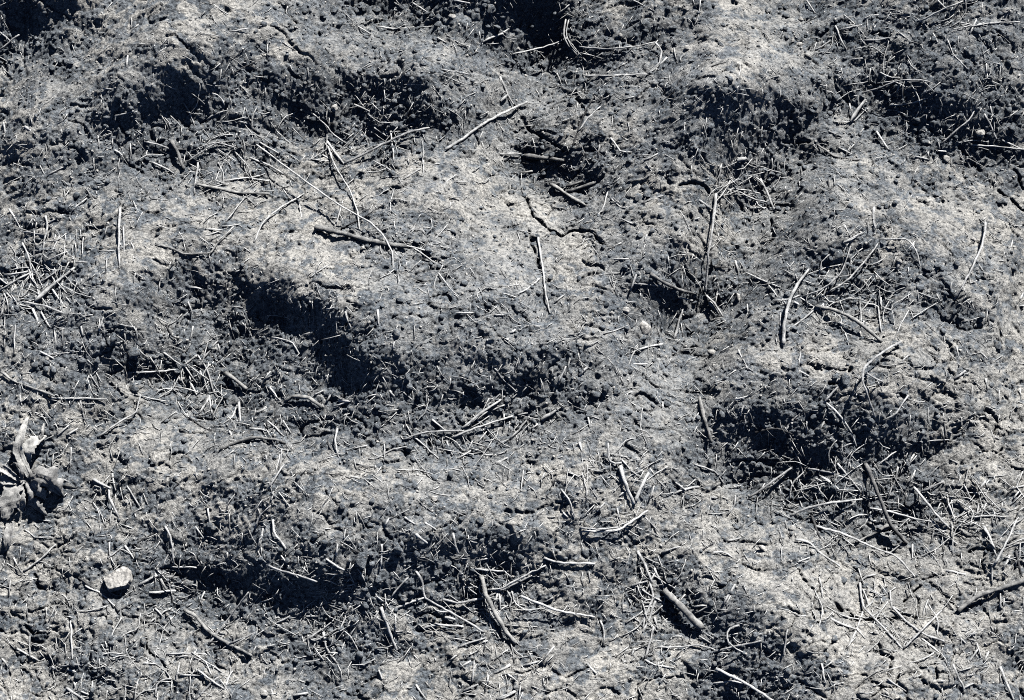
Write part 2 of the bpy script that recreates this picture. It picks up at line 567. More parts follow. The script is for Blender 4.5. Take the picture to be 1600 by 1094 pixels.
me = bpy.data.meshes.new("ground")
nv, nq = NX * NY, (NX - 1) * (NY - 1)
me.vertices.add(nv)
me.vertices.foreach_set("co", (np.stack([X, Y, h], -1).reshape(-1, 3) * U).astype(np.float32).ravel())
i0 = (np.arange(NY - 1)[:, None] * NX + np.arange(NX - 1)[None, :]).ravel()
me.loops.add(nq * 4); me.polygons.add(nq)
me.loops.foreach_set("vertex_index", np.stack([i0, i0 + 1, i0 + NX + 1, i0 + NX], -1).astype(np.int32).ravel())
me.polygons.foreach_set("loop_start", (np.arange(nq) * 4).astype(np.int32))
me.polygons.foreach_set("use_smooth", np.ones(nq, bool))
me.update(calc_edges=True)
at = me.attributes.new("crust", 'FLOAT', 'POINT'); at.data.foreach_set("value", cr.astype(np.float32).ravel())  # crust colour weight, partly painted sunlight on slopes facing the sun
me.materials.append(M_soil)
ground = bpy.data.objects.new("ground", me); scene.collection.objects.link(ground)
tag(ground, "uneven dry grey soil trodden into mounds and hollows", None, None, "structure")
print("ground", NX, NY, round(time.time() - T0, 1))
# ------------------------------------------------------------------ stalks, twigs and roots, traced as polylines
# each line: x y x y ... width [flags]; t twig, d dark root, c flat chip, + branch of the line above, A/S/E<n> lift of the middle/start/end
TILE = dict(A=(0, 0, .3474), B=(390, 0, .3474), C=(780, 0, .3474), D=(1180, 0, .3474), E=(0, 350, .3474), F=(390, 350, .3474),
            G=(780, 350, .3474), H=(1180, 350, .3474), I=(0, 710, .3509), J=(390, 710, .3509), K=(780, 710, .3509), L=(1180, 710, .3509))
STALKS = dict(A="""
0 225 85 158 5 E8
0 145 75 212 4
0 258 30 275 3
960 20 1025 65 4
1030 142 1118 128 4
700 245 750 212 3
570 305 575 250 4
455 398 508 402 3
515 522 600 500 4
612 602 652 570 3
930 540 960 515 1000 502 4
770 630 800 690 825 760 10 t
650 635 760 668 7
685 730 780 780 5
110 568 155 602 6 c
215 788 290 750 4
440 610 445 660 4
515 675 548 698 5 c
585 645 592 712 3.5
840 730 930 665 985 640 1060 635 3.5 A6
860 680 960 640 1065 668 3.5 A6
1065 600 1050 665 1000 720 3
970 665 1060 725 2.5
890 730 882 790 876 875 4.5
880 828 1000 850 1080 868 1209 872 6.5 t
1010 815 1100 800 1209 815 4
325 948 390 892 5
540 935 537 1010 535 1120 537 1205 6 A4
555 1020 562 1150 3.5
40 940 82 1008 5
205 970 215 1015 195 1094 5
225 1000 285 965 4
100 1042 195 1055 4
125 985 120 1035 2.5
245 1090 298 1050 3
470 1060 482 1020 4
920 1030 1000 1035 5
920 1060 1000 1035 3
975 1090 1050 1020 3
1000 1018 1080 1008 3
555 945 598 935 3
600 905 625 960 2.5
1040 335 1150 275 3 d
1040 270 1115 205 2.5 d
15 550 24 600 4
180 745 200 785 3
880 795 900 760 3
60 735 110 755 3
""", B="""
880 672 950 630 1060 550 1180 490 1248 458 9
425 738 520 690 640 630 730 590 805 575 7.5 A8
345 632 380 680 425 738 6
285 512 345 565 375 605 435 645 4
350 650 380 740 450 855 485 950 495 1040 4 A6
30 650 230 800 400 920 540 1000 600 1055 640 1130 645 1205 4.5 A5
0 708 90 745 150 782 6.5
45 640 130 690 5
410 1030 500 985 605 920 4.5 d
380 1030 412 925 4
295 1025 400 1045 520 1080 620 1100 700 1108 13 t
20 1090 60 1000 130 940 245 870 4.5 A6
470 470 540 502 4
555 470 590 500 625 545 2.5
605 405 612 450 640 452 2.5
560 575 625 618 4
635 590 640 650 652 735 4.5
635 595 705 588 3
555 722 660 780 3.5
690 808 770 758 4
590 790 690 800 3
695 382 780 382 2.5
800 400 825 475 3 d
860 312 985 335 4
880 345 980 385 3
1125 345 1155 415 1185 468 6
1130 455 1160 425 9 c
1050 188 1140 150 6
1100 175 1165 130 4
570 120 660 130 740 122 4
655 132 690 115 3
735 15 800 55 4
915 0 990 15 5
480 115 545 155 4
640 5 690 40 2
870 830 930 785 2.5
970 555 975 475 2.5
225 735 250 700 3
265 715 360 725 4
325 695 365 720 4
225 920 235 1000 3
245 765 245 810 2.5
710 1060 725 1030 770 1030 790 1055 2.5
830 1080 890 1010 3
650 995 655 1030 3
1115 693 1209 690 3
20 343 70 348 3.5
845 170 880 190 4
0 800 45 790 4
10 870 90 870 4
730 650 735 700 4 d
150 850 190 900 2.5
""", C="""
60 245 170 220 240 200 305 170 4.5 A6
300 85 290 150 305 200 360 260 4 A8
312 90 300 150 318 200 370 262 3 A8
300 170 340 215 415 305 3
360 210 480 222 600 210 700 190 4.5 A6
700 190 730 225 720 280 665 335 5 S8
380 340 500 340 665 335 6.5
375 285 380 335 3
360 238 470 265 490 278 3
265 62 315 20 4
755 258 700 310 670 330 4
260 330 280 380 4
230 372 280 385 3
600 0 660 30 700 52 3
905 0 900 70 880 110 3
355 590 400 530 455 480 4
330 660 350 600 385 500 435 430 4 d
500 620 545 680 595 685 4
650 722 715 690 3.5
830 605 835 550 3.5
735 455 800 405 810 355 3 d
955 300 1040 275 3 d
1085 330 1082 270 2.5
110 700 200 712 290 722 10 t
0 698 100 690 3
300 838 360 822 405 808 7 t
305 862 370 846 438 818 9 t
235 830 310 880 390 925 9 t
185 780 232 742 7 t
95 778 150 770 6 t
430 985 470 930 487 865 4.5
240 932 310 940 3
505 895 545 930 600 938 3
640 915 735 880 5
550 985 610 1010 4
660 735 700 790 2.5
900 900 960 945 990 965 9
975 870 965 980 942 1130 927 1310 9 A14
995 745 985 830 1000 880 1050 925 4
1020 880 1045 848 1110 855 1170 870 4
1070 858 1130 890 1205 910 4
1150 795 1190 830 1209 880 4
865 990 900 980 5 c
1070 720 1108 712 10 c
1130 938 1200 935 4
1140 1000 1180 975 2.5
915 425 950 395 3
75 620 150 650 2.5
565 445 605 435 3
""", D="""
740 95 840 45 935 5 5 A5
820 0 860 40 4
875 125 920 98 985 120 1020 180 3.5
965 120 1080 102 1190 98 4.5
965 155 995 90 5
385 132 480 112 4
485 182 560 178 640 165 4
360 115 385 175 412 225 4.5
270 225 335 185 4
230 0 270 60 4
435 268 490 262 4
480 420 560 395 640 365 720 358 785 368 4.5 A8
560 325 600 345 675 352 3
575 335 600 390 2.5
605 475 700 465 780 440 4.5
430 545 455 500 495 450 15 c
545 590 570 630 598 670 6
330 590 390 615 4
280 650 360 705 465 720 5.5 t
375 665 435 695 4
720 705 780 718 5
835 650 900 590 960 540 985 500 4 A6
820 625 830 670 3.5
815 678 858 682 4
895 645 990 630 1050 640 3
970 650 1090 660 1209 672 4 A5
1030 512 1060 570 1085 625 6.5
1055 470 1070 530 1075 590 3.5
1060 465 1110 430 2
1040 330 1040 285 4
1050 360 1100 380 3
935 690 965 750 6
945 680 1000 730 3
1110 630 1190 668 5
505 130 505 90 3
490 85 520 70 555 68 4
640 140 690 180 3
670 510 672 548 3
770 560 830 580 840 600 2.5
75 700 78 760 55 800 4
100 780 104 708 3
20 800 60 880 90 948 6
198 815 200 855 2.5
328 800 335 870 3 d
535 930 530 980 540 1025 7.5
400 1090 480 1050 3.5
395 1010 430 1060 3
1130 1000 1170 1020 1200 1015 2.5
260 230 275 190 3
800 150 820 190 4
""", E="""
340 172 415 175 4.5
700 88 770 110 830 135 945 130 970 95 1040 30 5.5 t
160 345 230 280 330 200 11 c
185 262 285 195 4
0 300 60 260 135 220 5 A5
20 228 130 212 5 A4
0 245 30 270 4
30 310 80 360 150 380 5
100 352 190 365 290 405 6.5
230 285 300 380 5
100 85 130 150 140 215 5 A4
155 30 152 150 2.5
145 380 175 450 6
185 395 225 465 5
62 540 70 455 4
20 560 22 420 2.5
370 160 375 60 2.5
0 420 20 330 4
55 195 120 165 3
145 220 150 270 170 280 3
205 590 300 580 390 575 2.5
180 575 240 605 5
5 665 60 705 150 740 245 775 5.5 t
230 782 350 785 480 788 5
360 790 385 890 4
375 790 392 885 2.5
445 480 465 420 4
365 460 372 500 4
245 480 248 530 3
560 490 565 530 4
580 668 700 665 790 655 4
735 578 815 635 5
820 640 890 588 5.5
910 610 980 525 4.5
890 590 930 650 960 755 4
900 660 935 750 4
850 700 885 768 5
690 750 800 745 4.5
895 855 940 780 4
940 770 955 855 4
1015 670 1060 700 1105 740 11 t
1075 800 1082 900 6
1160 850 1200 825 4
440 958 540 890 610 850 635 760 4 A6
850 870 920 920 965 935 3.5 d
815 1048 890 975 3
990 1015 1080 975 1150 960 1230 968 1280 985 8 t
320 1005 315 1094 3.5
235 1090 240 1035 3
130 840 190 860 215 905 3
260 950 310 905 4
300 950 350 920 4
375 740 400 680 3
405 675 450 745 3.5
430 665 455 710 3
860 285 905 292 4
855 520 868 460 4
745 450 775 510 795 515 4 d
1090 445 1125 480 1130 505 4
600 265 610 220 2.5
715 300 720 255 3
845 350 865 405 4
270 50 240 110 235 130 3
980 540 990 585 4
355 405 378 418 3.5
1030 930 1040 950 5 c
1010 1050 1050 1020 4
700 610 715 590 3
90 770 98 815 4
""", F="""
700 100 740 70 790 95 3
690 95 760 110 815 130 4
740 110 800 150 830 175 4
725 45 745 20 790 40 2.5
600 240 650 205 3
275 240 345 190 3.5
345 385 385 375 3.5
430 395 455 465 4.5
575 385 580 450 6
830 290 835 250 870 185 3
850 220 900 290 940 325 3.5
1005 330 1060 285 1115 295 3
930 400 1005 400 3.5
1100 408 1145 410 4
1170 490 1195 475 5
65 700 140 655 5
90 735 130 795 5
155 800 200 775 270 785 325 825 9 t A6
30 850 75 820 4
290 770 330 750 5
345 800 362 770 5 c
400 790 445 798 9 c
380 820 460 795 4
690 755 730 790 4
800 760 795 800 4
645 560 650 530 4
80 885 155 955 4
150 885 185 940 5
395 920 385 970 400 1050 4.5 A5
350 970 360 1010 395 1050 3 d
470 1010 525 998 4
560 1060 640 1015 715 1000 4
690 970 780 940 900 930 960 932 4.5 A5
910 960 1010 920 1165 870 5 A6
955 920 1040 850 1130 790 6 A6
1000 895 1060 850 1145 815 5
1060 830 1130 760 3
700 895 730 950 3
735 955 800 1010 850 1055 4
820 880 880 930 5
885 975 912 1040 5
935 1055 995 1020 5
1030 980 1065 935 3.5
1175 965 1209 930 6
1110 1080 1160 1050 4
1095 640 1140 700 1200 755 3.5
135 1094 145 1010 4
75 1060 70 1040 6 c
630 750 650 775 4
100 510 140 515 200 540 220 580 4
240 500 270 490 3
0 920 60 925 100 940 6
""", G="""
175 60 195 200 210 320 228 400 5 A6
60 325 130 290 180 245 4
0 310 75 330 3
250 352 292 320 5
465 495 520 480 580 455 3.5
540 450 535 415 2.5
515 158 582 158 4
590 300 615 230 6
605 268 740 280 4.5
680 225 740 262 800 295 875 312 8 t A6
800 330 870 345 4
930 320 965 355 1005 415 5
945 350 985 400 9 c
785 520 805 450 825 380 5.5
760 180 760 145 4
825 190 840 245 4
740 320 738 240 2
968 195 1040 198 3.5 d
1062 165 1078 220 5
1110 220 1209 265 1265 285 5
1115 360 1120 400 1100 430 3
585 580 660 555 735 540 5.5
580 640 600 590 625 548 3.5
600 630 665 630 4
265 715 300 640 5
360 680 395 645 7 c
190 880 275 825 9 c
50 965 100 915 135 865 5
145 920 175 900 5
0 880 60 865 4
85 860 130 850 4
400 870 410 920 4
360 980 372 1020 7 c
490 985 488 1040 495 1065 520 1078 550 1075 4.5 S14
525 1030 570 970 595 965 3
550 1060 620 1130 4.5
900 775 920 860 955 980 8 t
870 890 898 850 4
870 950 890 910 3
1060 790 1135 770 4
1085 860 1100 815 3.5
570 348 620 352 3
735 800 735 840 4
340 490 360 455 3.5
50 490 70 475 4
1075 565 1110 640 1140 665 2.5
815 565 885 558 2.5
""", H="""
125 545 130 460 150 360 185 280 240 205 10 A10
110 495 112 400 4
80 345 160 338 200 320 4
135 480 200 440 260 390 5
200 330 260 370 325 415 3.5
215 325 300 295 375 235 410 160 430 100 3.5 A10
320 310 400 265 480 185 550 90 4 A10
270 370 350 385 430 420 500 470 570 530 9 t
485 355 550 370 560 440 570 490 4
565 330 565 400 3
585 360 620 310 700 275 3
735 345 732 265 3
380 345 400 400 3
440 415 495 385 3
390 480 385 420 340 390 3
655 530 560 585 490 645 483 700 505 770 540 870 6.5 A24
500 670 575 710 5.5 + A16
575 885 630 855 690 770 4.5 A6
310 805 370 735 6
320 805 380 860 430 930 455 1000 4 A6
235 930 232 880 5
290 930 310 890 5
130 950 150 900 200 850 3.5
0 940 60 920 120 925 165 945 6 d
895 695 945 660 6.5
1035 695 1045 745 5
1010 868 1060 860 5
905 545 915 595 4
1010 575 1045 610 4
1190 740 1195 790 4
1095 790 1098 750 3.5
660 620 690 590 3.5
705 720 715 660 2.5
195 660 240 685 4
195 640 205 575 2.5
845 850 860 960 2.5
685 1090 715 1035 5
880 300 885 260 3
400 0 430 60 3
395 85 430 65 480 40 4
560 70 680 68 722 115 742 190 4.5 A8
1035 -10 1033 30 1020 100 960 230 895 340 5.5 A18
1140 135 1158 75 5
60 1020 130 1060 3
640 200 650 165 7 c
600 230 635 195 3
405 490 420 545 3
815 315 830 345 5
1190 340 1205 310 4
1190 370 1209 370 4
60 275 100 330 3.5
175 350 195 362 6 c
""", I="""
485 145 485 190 528 280 6 A5
415 110 490 150 7 c
420 140 475 155 4
500 85 515 160 4
415 215 440 255 440 295 2.5
490 310 497 240 2.5
105 520 180 465 248 402 5
290 245 325 185 3
110 335 160 370 235 370 3.5
480 460 545 412 5
555 405 600 470 5
735 320 760 370 775 490 4.5 A5
725 505 760 430 3.5
760 500 875 505 4.5
620 580 700 540 5.5
665 615 780 608 6
715 555 740 600 7
350 550 420 600 470 650 480 715 3.5 d
380 585 450 620 510 675 4.5
525 700 595 660 3.5 d
690 685 722 720 5
665 755 690 730 5
820 690 870 720 930 790 1030 850 1120 895 7.5 t
930 845 1010 740 1105 615 4.5 E14
1020 845 1080 820 1145 790 5
1120 895 1140 855 3
740 890 830 885 915 890 5
780 905 880 885 3
785 1000 800 925 4
640 930 690 932 4
690 1075 700 1020 735 1000 765 1000 5
800 980 920 985 5
880 960 940 1005 1005 1050 5
870 1094 930 1030 972 992 6
1000 1050 1022 985 4
1095 970 1110 925 3
132 905 133 810 4
75 865 170 918 4
315 740 322 910 4.5
265 945 368 937 6.5
230 945 255 962 6 c
300 955 335 968 6 c
330 1015 338 1050 5
440 995 485 930 5 d
295 1038 370 1090 6
360 1055 395 1070 4
10 910 35 945 4
40 630 46 560 3
925 240 935 315 5
870 320 905 370 4
1135 330 1160 270 1197 235 4.5 E6
1150 410 1170 330 3.5
565 140 620 230 3.5
885 675 912 610 3.5
880 555 915 590 3.5
175 290 225 298 3
60 460 95 525 3.5
650 455 695 470 3
590 405 690 350 4 d
405 1060 412 1010 3.5
775 150 810 115 3 d
535 310 590 330 2.5
""", J="""
85 155 115 100 155 45 4 A5
115 80 135 0 3
95 205 108 165 4
130 170 180 235 3
25 330 50 270 95 228 4
45 410 60 330 3
103 290 110 350 165 425 6
140 450 180 510 215 550 3.5
85 495 140 520 220 540 300 568 5 A6
230 545 250 490 3
340 465 380 495 420 515 5
385 450 392 400 4
420 375 428 335 4
585 500 588 400 5
605 315 620 285 4
435 585 478 575 5
405 620 435 605 4
480 505 520 580 3
630 640 705 550 4.5
740 520 770 570 778 636 870 690 1000 765 1040 790 6.5 A3
650 685 778 638 6 +
585 680 610 760 655 870 8
550 740 585 680 4
600 855 640 850 3
650 780 650 715 5
570 720 580 780 3.5
770 775 820 758 950 768 6
860 645 930 662 1040 640 6
870 725 915 735 6 c
930 860 1050 818 5
1030 540 1050 620 1100 720 1140 790 1185 840 10 t A6
1060 605 1120 600 1195 555 1318 495 5 A6
1060 635 1197 570 1255 540 4.5
1105 620 1085 680 4
1110 620 1115 690 4
1070 700 1075 780 5
1005 510 1090 520 1155 520 5
1035 840 1060 830 3.5
1090 975 1160 935 5
890 920 920 895 4
945 945 985 920 4
955 1052 1015 1025 6
740 1025 785 1090 5
990 1015 1000 920 4
195 1072 260 1062 6
255 825 325 780 5
325 780 345 870 390 930 6.5
350 885 400 885 4
400 790 420 740 435 700 4
120 750 180 720 5
240 700 242 665 3.5
250 722 300 720 3
75 625 95 690 4 d
905 350 930 440 6
740 355 790 395 12 c
690 280 735 310 4
780 305 830 335 4
330 85 400 90 470 115 3 d
450 100 485 102 3
190 130 250 70 2.5 d
470 430 530 450 548 500 6 d
1010 475 1080 460 4
80 855 110 848 4
1100 1090 1180 1055 5
1150 980 1190 1010 4
575 960 590 1000 4
1060 1020 1062 985 5
560 630 595 655 4
1080 45 1150 15 4
445 815 475 765 3
""", K="""
540 50 560 130 600 220 11 A4
605 215 630 150 665 85 11 A4
360 325 440 335 530 325 5 A8
370 342 520 340 590 300 660 250 5.5 A8
525 240 535 290 570 335 620 365 4
590 315 640 335 3
650 280 715 350 3.5
535 185 565 165 4
435 255 470 215 4
670 60 740 150 3
670 200 690 140 4
275 155 310 200 335 275 4.5 A6
285 260 305 280 4
97 165 108 70 3.5
785 125 830 160 6
780 175 830 155 888 145 6
825 155 875 110 3
820 160 820 230 3
870 45 960 75 1000 130 4
1015 270 1050 230 1052 185 4
1110 195 1200 133 1305 58 6.5 A6
945 192 970 192 5 c
1020 385 1075 372 5.5
935 435 1000 435 1040 460 4
900 430 958 392 5 d
725 437 805 412 4
200 460 250 480 320 485 425 488 6
95 630 180 665 260 695 425 725 6 S22
435 695 465 660 3
110 940 180 920 5
200 910 245 855 4
0 965 50 940 5
0 1090 75 1055 5
615 430 650 500 680 570 8
690 505 740 610 6
735 605 790 660 900 770 17 t A5
740 600 775 640 3 +
885 740 935 790 3 +
590 585 660 565 5
670 560 685 640 650 720 640 770 6
700 640 670 730 640 790 6
635 670 660 645 720 645 5
640 680 695 678 4
565 750 620 715 650 690 4
690 725 705 775 5
650 905 670 840 688 770 7
590 895 600 870 5 c
705 858 800 858 890 850 960 870 4.5
955 880 1050 855 1165 830 5.5
1070 760 1020 780 1015 830 1060 870 1095 888 4.5 A10
870 710 945 670 4.5
870 680 925 672 4
1000 665 1025 620 1050 580 7
1010 670 1030 630 3
650 915 700 940 775 950 5
610 945 660 950 3
390 930 430 975 5
965 955 1060 1000 1130 1040 1230 1105 9 A4
955 1020 1040 1010 1095 1020 5 +
1165 1045 1197 1005 5 d
715 1020 740 980 4
450 740 468 790 465 850 4
0 520 40 520 5
0 620 5 690 5
85 590 120 635 3
225 160 260 90 3 d
305 80 375 100 2.5
890 810 940 840 4
640 1090 620 1040 3
85 1090 95 1030 3
""", L="""
70 150 130 95 4
150 210 165 130 225 70 4 A8
235 65 330 80 430 115 5
365 40 420 105 470 170 4
295 100 370 155 6
155 275 230 240 340 215 475 200 6.5 A10
490 40 540 160 600 310 675 395 10 t A8
595 315 520 355 450 390 7 t +
635 55 620 120 590 190 4.5
612 80 600 170 3
510 240 600 255 700 285 800 300 5 A5
705 145 760 210 830 295 880 340 6 A5
740 165 840 120 6
775 285 830 340 900 400 6
855 210 895 300 5
270 320 380 350 450 380 540 420 630 455 710 545 6.5 A5
180 380 240 390 300 450 375 498 5.5
250 260 270 330 290 375 7 d
190 480 240 460 4
955 280 1050 275 1130 280 4.5
985 285 995 220 4
1020 320 1050 380 1075 455 6
1065 490 1100 430 1165 290 5.5 A5
1055 580 1055 490 1085 460 3
1105 510 1135 450 4
1135 155 1197 140 6
1150 200 1175 165 4
930 135 965 210 4.5
1000 155 1025 120 6
850 518 935 535 6
905 700 960 650 1020 620 1100 595 1215 555 11 t
465 570 475 650 490 690 570 770 655 865 6.5 A4
465 567 490 545 535 535 5 +
485 690 525 655 4.5 +
480 700 455 775 410 865 4.5
335 730 390 760 445 778 7
450 775 490 820 4
610 680 680 750 750 800 840 832 6
660 865 740 785 830 695 4.5 A6
740 820 815 880 4
600 605 605 670 4
490 680 497 600 4 d
125 900 135 840 145 780 4.5
295 930 305 980 315 1020 4.5
300 955 340 925 3
880 935 930 1045 6
955 920 990 870 5
985 840 1005 905 4
1090 945 1120 1020 1150 1090 6
590 1000 670 1055 4.5
915 820 935 840 4
850 650 885 695 5 d
460 885 490 855 3
190 720 225 720 4
790 270 860 265 3
700 330 770 335 3
700 400 700 470 4
1090 680 1092 620 4
1105 680 1108 640 3
1160 430 1185 540 8 d
385 370 445 415 3.5
1110 410 1197 375 4.5
325 445 385 370 3 d
480 330 515 255 3.5
185 200 245 180 5
280 170 300 130 3
930 1040 970 1020 4
1020 920 1040 880 4
945 805 985 795 7 c
""")
# loose pebbles: x y radius [stretch angle]; photograph pixels
PEBBLES = """
1007 513 12 1.25 75 | 679 780 7 1.1 60 | 1193 858 8 2.0 35 | 283 592 7 1.1 0 | 249 575 4 1 0 | 978 484 7 1.3 20 | 943 498 4.5 1 0
1113 551 8 1.3 10 | 956 489 5 1.1 0 | 1154 465 6 1.7 80 | 1073 76 7 1.1 40 | 1050 80 5 1 0 | 969 55 5 1 0 | 1073 14 5 1 0 | 809 77 6 1 0
900 367 6.5 1.3 0 | 1251 30 6 1.1 0 | 1250 71 7 1.2 10 | 1238 64 5 1 0 | 1571 17 7 1.3 170 | 1359 135 6 1.4 0 | 1477 249 9 1.3 170 | 1473 307 4.5 1 0
1520 374 6 1.2 0 | 1531 208 11 1.1 20 | 1405 408 6 1.3 60 | 1379 437 4 1 0 | 1282 567 6 1.1 0 | 1343 523 6 1.1 0 | 1512 753 6 1.1 0 | 1238 826 7 1.2 60
1269 863 6 1 0 | 1369 989 6 1.1 0 | 672 963 4 1 0 | 413 1084 7 1.2 20 | 261 960 4 1 0 | 198 785 5 1.1 30 | 1054 1061 4.5 1 0 | 998 1040 4 1 0 | 553 453 6 1 0
567 389 6 1.2 0 | 487 456 4.5 1 0 | 751 580 4 1 0 | 522 168 8 1.2 70 | 706 26 8 1.3 0 | 1109 725 4 1 0 | 1040 660 5 1.1 0 | 1044 658 4 1 0 | 113 1061 4 1 0
"""
# lumps of earth: x y radius
CLODS = """
505 25 8 | 520 14 9 | 545 20 9 | 562 9 8 | 588 15 9 | 531 38 8 | 602 30 9 | 575 30 7 | 745 25 11 | 767 14 12 | 620 856 10 | 648 863 9 | 678 875 9 | 565 875 14
1004 529 9 | 930 614 8 | 947 606 8 | 962 611 7 | 163 520 8 | 175 531 12 | 212 553 13 | 151 565 9 | 167 541 8 | 208 607 11 | 82 645 8 | 1012 303 10 | 998 309 10
1009 292 8 | 1319 591 11 | 1306 590 8 | 1414 610 8 | 1559 540 13 | 1424 780 13 | 1190 815 10 | 1212 815 9 | 1371 812 9 | 217 1024 9 | 207 1068 9 | 121 910 7
1290 160 8 | 1274 166 7 | 306 195 12 | 104 205 7 | 43 75 11 | 1449 418 10 | 838 182 9 | 760 40 8 | 395 560 8 | 420 590 8 | 350 600 7 | 700 880 8 | 590 905 8
480 985 8 | 520 1000 8 | 850 620 8 | 905 625 8 | 780 640 7 | 1500 495 9 | 1475 490 8 | 1300 700 8 | 1230 690 8 | 640 700 8 | 700 700 7 | 1390 150 8 | 1420 120 7
"""
# what one can point to, for the descriptions
MARKS = [(40, 25, "the black corner hollow"), (245, 172, "the upper left shadow"), (540, 150, "the shaded upper bank"), (830, 15, "the black hole at the top edge"),
 (1190, 165, "the shaded bank at upper right"), (1450, 170, "the dark pit at upper right"), (870, 270, "the sunken stick cluster"), (450, 495, "the big black hollow"),
 (740, 600, "the two small black holes"), (1103, 440, "the tall stalk's foot"), (1007, 515, "the round white pebble"), (1240, 470, "the thick bright bent straw"),
 (1280, 670, "the wide right hollow"), (1350, 610, "the zigzag raised straw"), (190, 545, "the clod heap"), (237, 655, "the pale dusty knoll"), (35, 760, "the wilted plant"),
 (188, 901, "the big pale stone"), (400, 905, "the long lower shadow"), (500, 1000, "the crumbly bottom pit"), (679, 780, "the white pebble on the ridge"),
 (700, 940, "the three-armed straw"), (775, 940, "the thick curved stalk"), (978, 765, "the flat straw V"), (1070, 955, "the frayed thick stalk"),
 (1193, 858, "the bone-shaped pebble"), (1375, 790, "the forked grey twig"), (1560, 920, "the root at the right edge"), (1390, 1010, "the cracked pale crust"),
 (265, 1010, "the cracked crust plate"), (70, 450, "the straw heap"), (560, 372, "the long dark stick"), (610, 225, "the straight upper stalk"), (760, 195, "the longest pale stalk"),
 (930, 85, "the bent straw loop"), (740, 330, "the bright middle dome"), (1340, 290, "the pale right bank"), (1520, 410, "the arched stalk"), (300, 60, "the grey upper left slope"),
 (600, 715, "the broad lower ridge"), (260, 290, "the upper left flat"), (1150, 60, "the pale top right mound"), (1040, 630, "the pale middle right crust"), (880, 180, "the cracked upper plates"),
 (1540, 640, "the pale right edge slope"), (1180, 1030, "the dark bottom right slope"), (860, 1040, "the pale bottom edge"), (40, 220, "the dull left edge"), (1540, 50, "the gravelly top right corner"),
 (400, 660, "the arched grey root"), (1480, 820, "the straw mat"), (60, 1030, "the bottom left corner"), (850, 420, "the leaning centre straw")]
# ------------------------------------------------------------------ materials of the small things
def fibre_material(name, lo, hi, rough=0.6):
    m, n, b = mat(name, rough)
    tc = n.nodes.new("ShaderNodeTexCoord").outputs["Object"]
    a = node(n, "ShaderNodeTexNoise", Scale=140.0, Detail=4.0); n.links.new(tc, a.inputs["Vector"])
    f = node(n, "ShaderNodeTexNoise", Scale=700.0, Detail=2.0); n.links.new(tc, f.inputs["Vector"])
    oi = n.nodes.new("ShaderNodeObjectInfo")
    c = ramp(n, a.outputs[0], [(0.35, lo), (0.62, hi)])
    c = mixc(n, 0.6, c, ramp(n, f.outputs[0], [(0.36, (0.5, 0.5, 0.5)), (0.55, (1, 1, 1))]), 'MULTIPLY')
    c = mixc(n, 1.0, c, ramp(n, oi.outputs["Random"], [(0.0, (0.72, 0.72, 0.73)), (1.0, (1.1, 1.1, 1.09))]), 'MULTIPLY')
    n.links.new(c, b.inputs["Base Color"])
    bp = node(n, "ShaderNodeBump", Strength=0.5, Distance=0.0006); n.links.new(f.outputs[0], bp.inputs["Height"]); n.links.new(bp.outputs[0], b.inputs["Normal"])
    return m
M_straw = fibre_material("bleached_straw", (0.25, 0.254, 0.257), (0.56, 0.562, 0.56))
M_twig = fibre_material("weathered_twig", (0.11, 0.112, 0.115), (0.31, 0.308, 0.30), 0.85)
M_root = fibre_material("dark_root", (0.035, 0.036, 0.04), (0.085, 0.085, 0.088), 0.9)
M_leaf = fibre_material("withered_leaf", (0.20, 0.20, 0.198), (0.46, 0.455, 0.44), 0.75)
M_stone = soil_material("pale_stone", (0.30, 0.295, 0.285), (0.40, 0.39, 0.372), 0.5)
M_lime = soil_material("limestone", (0.31, 0.30, 0.285), (0.41, 0.398, 0.38), 0.35)

# ------------------------------------------------------------------ stalk geometry
rng = np.random.default_rng(7)
def catmull(p, n):
    p = np.asarray(p, float)
    if len(p) == 2:
        t = np.linspace(0, 1, n)[:, None]; return p[0] * (1 - t) + p[1] * t
    q = np.vstack([2 * p[0] - p[1], p, 2 * p[-1] - p[-2]])
    L = np.concatenate([[0], np.cumsum(np.hypot(*(p[1:] - p[:-1]).T))]); s = np.linspace(0, L[-1], n); out = []
    for v in s:
        i = min(np.searchsorted(L, v, 'right') - 1, len(p) - 2); t = (v - L[i]) / (L[i + 1] - L[i])
        a, b, c, d = q[i], q[i + 1], q[i + 2], q[i + 3]
        cr = 0.5 * (2 * b + (c - a) * t + (2 * a - 5 * b + 4 * c - d) * t * t + (3 * b - a - 3 * c + d) * t ** 3)
        ln = b + (c - b) * t
        out.append(0.3 * cr + 0.7 * ln)
    return np.array(out)

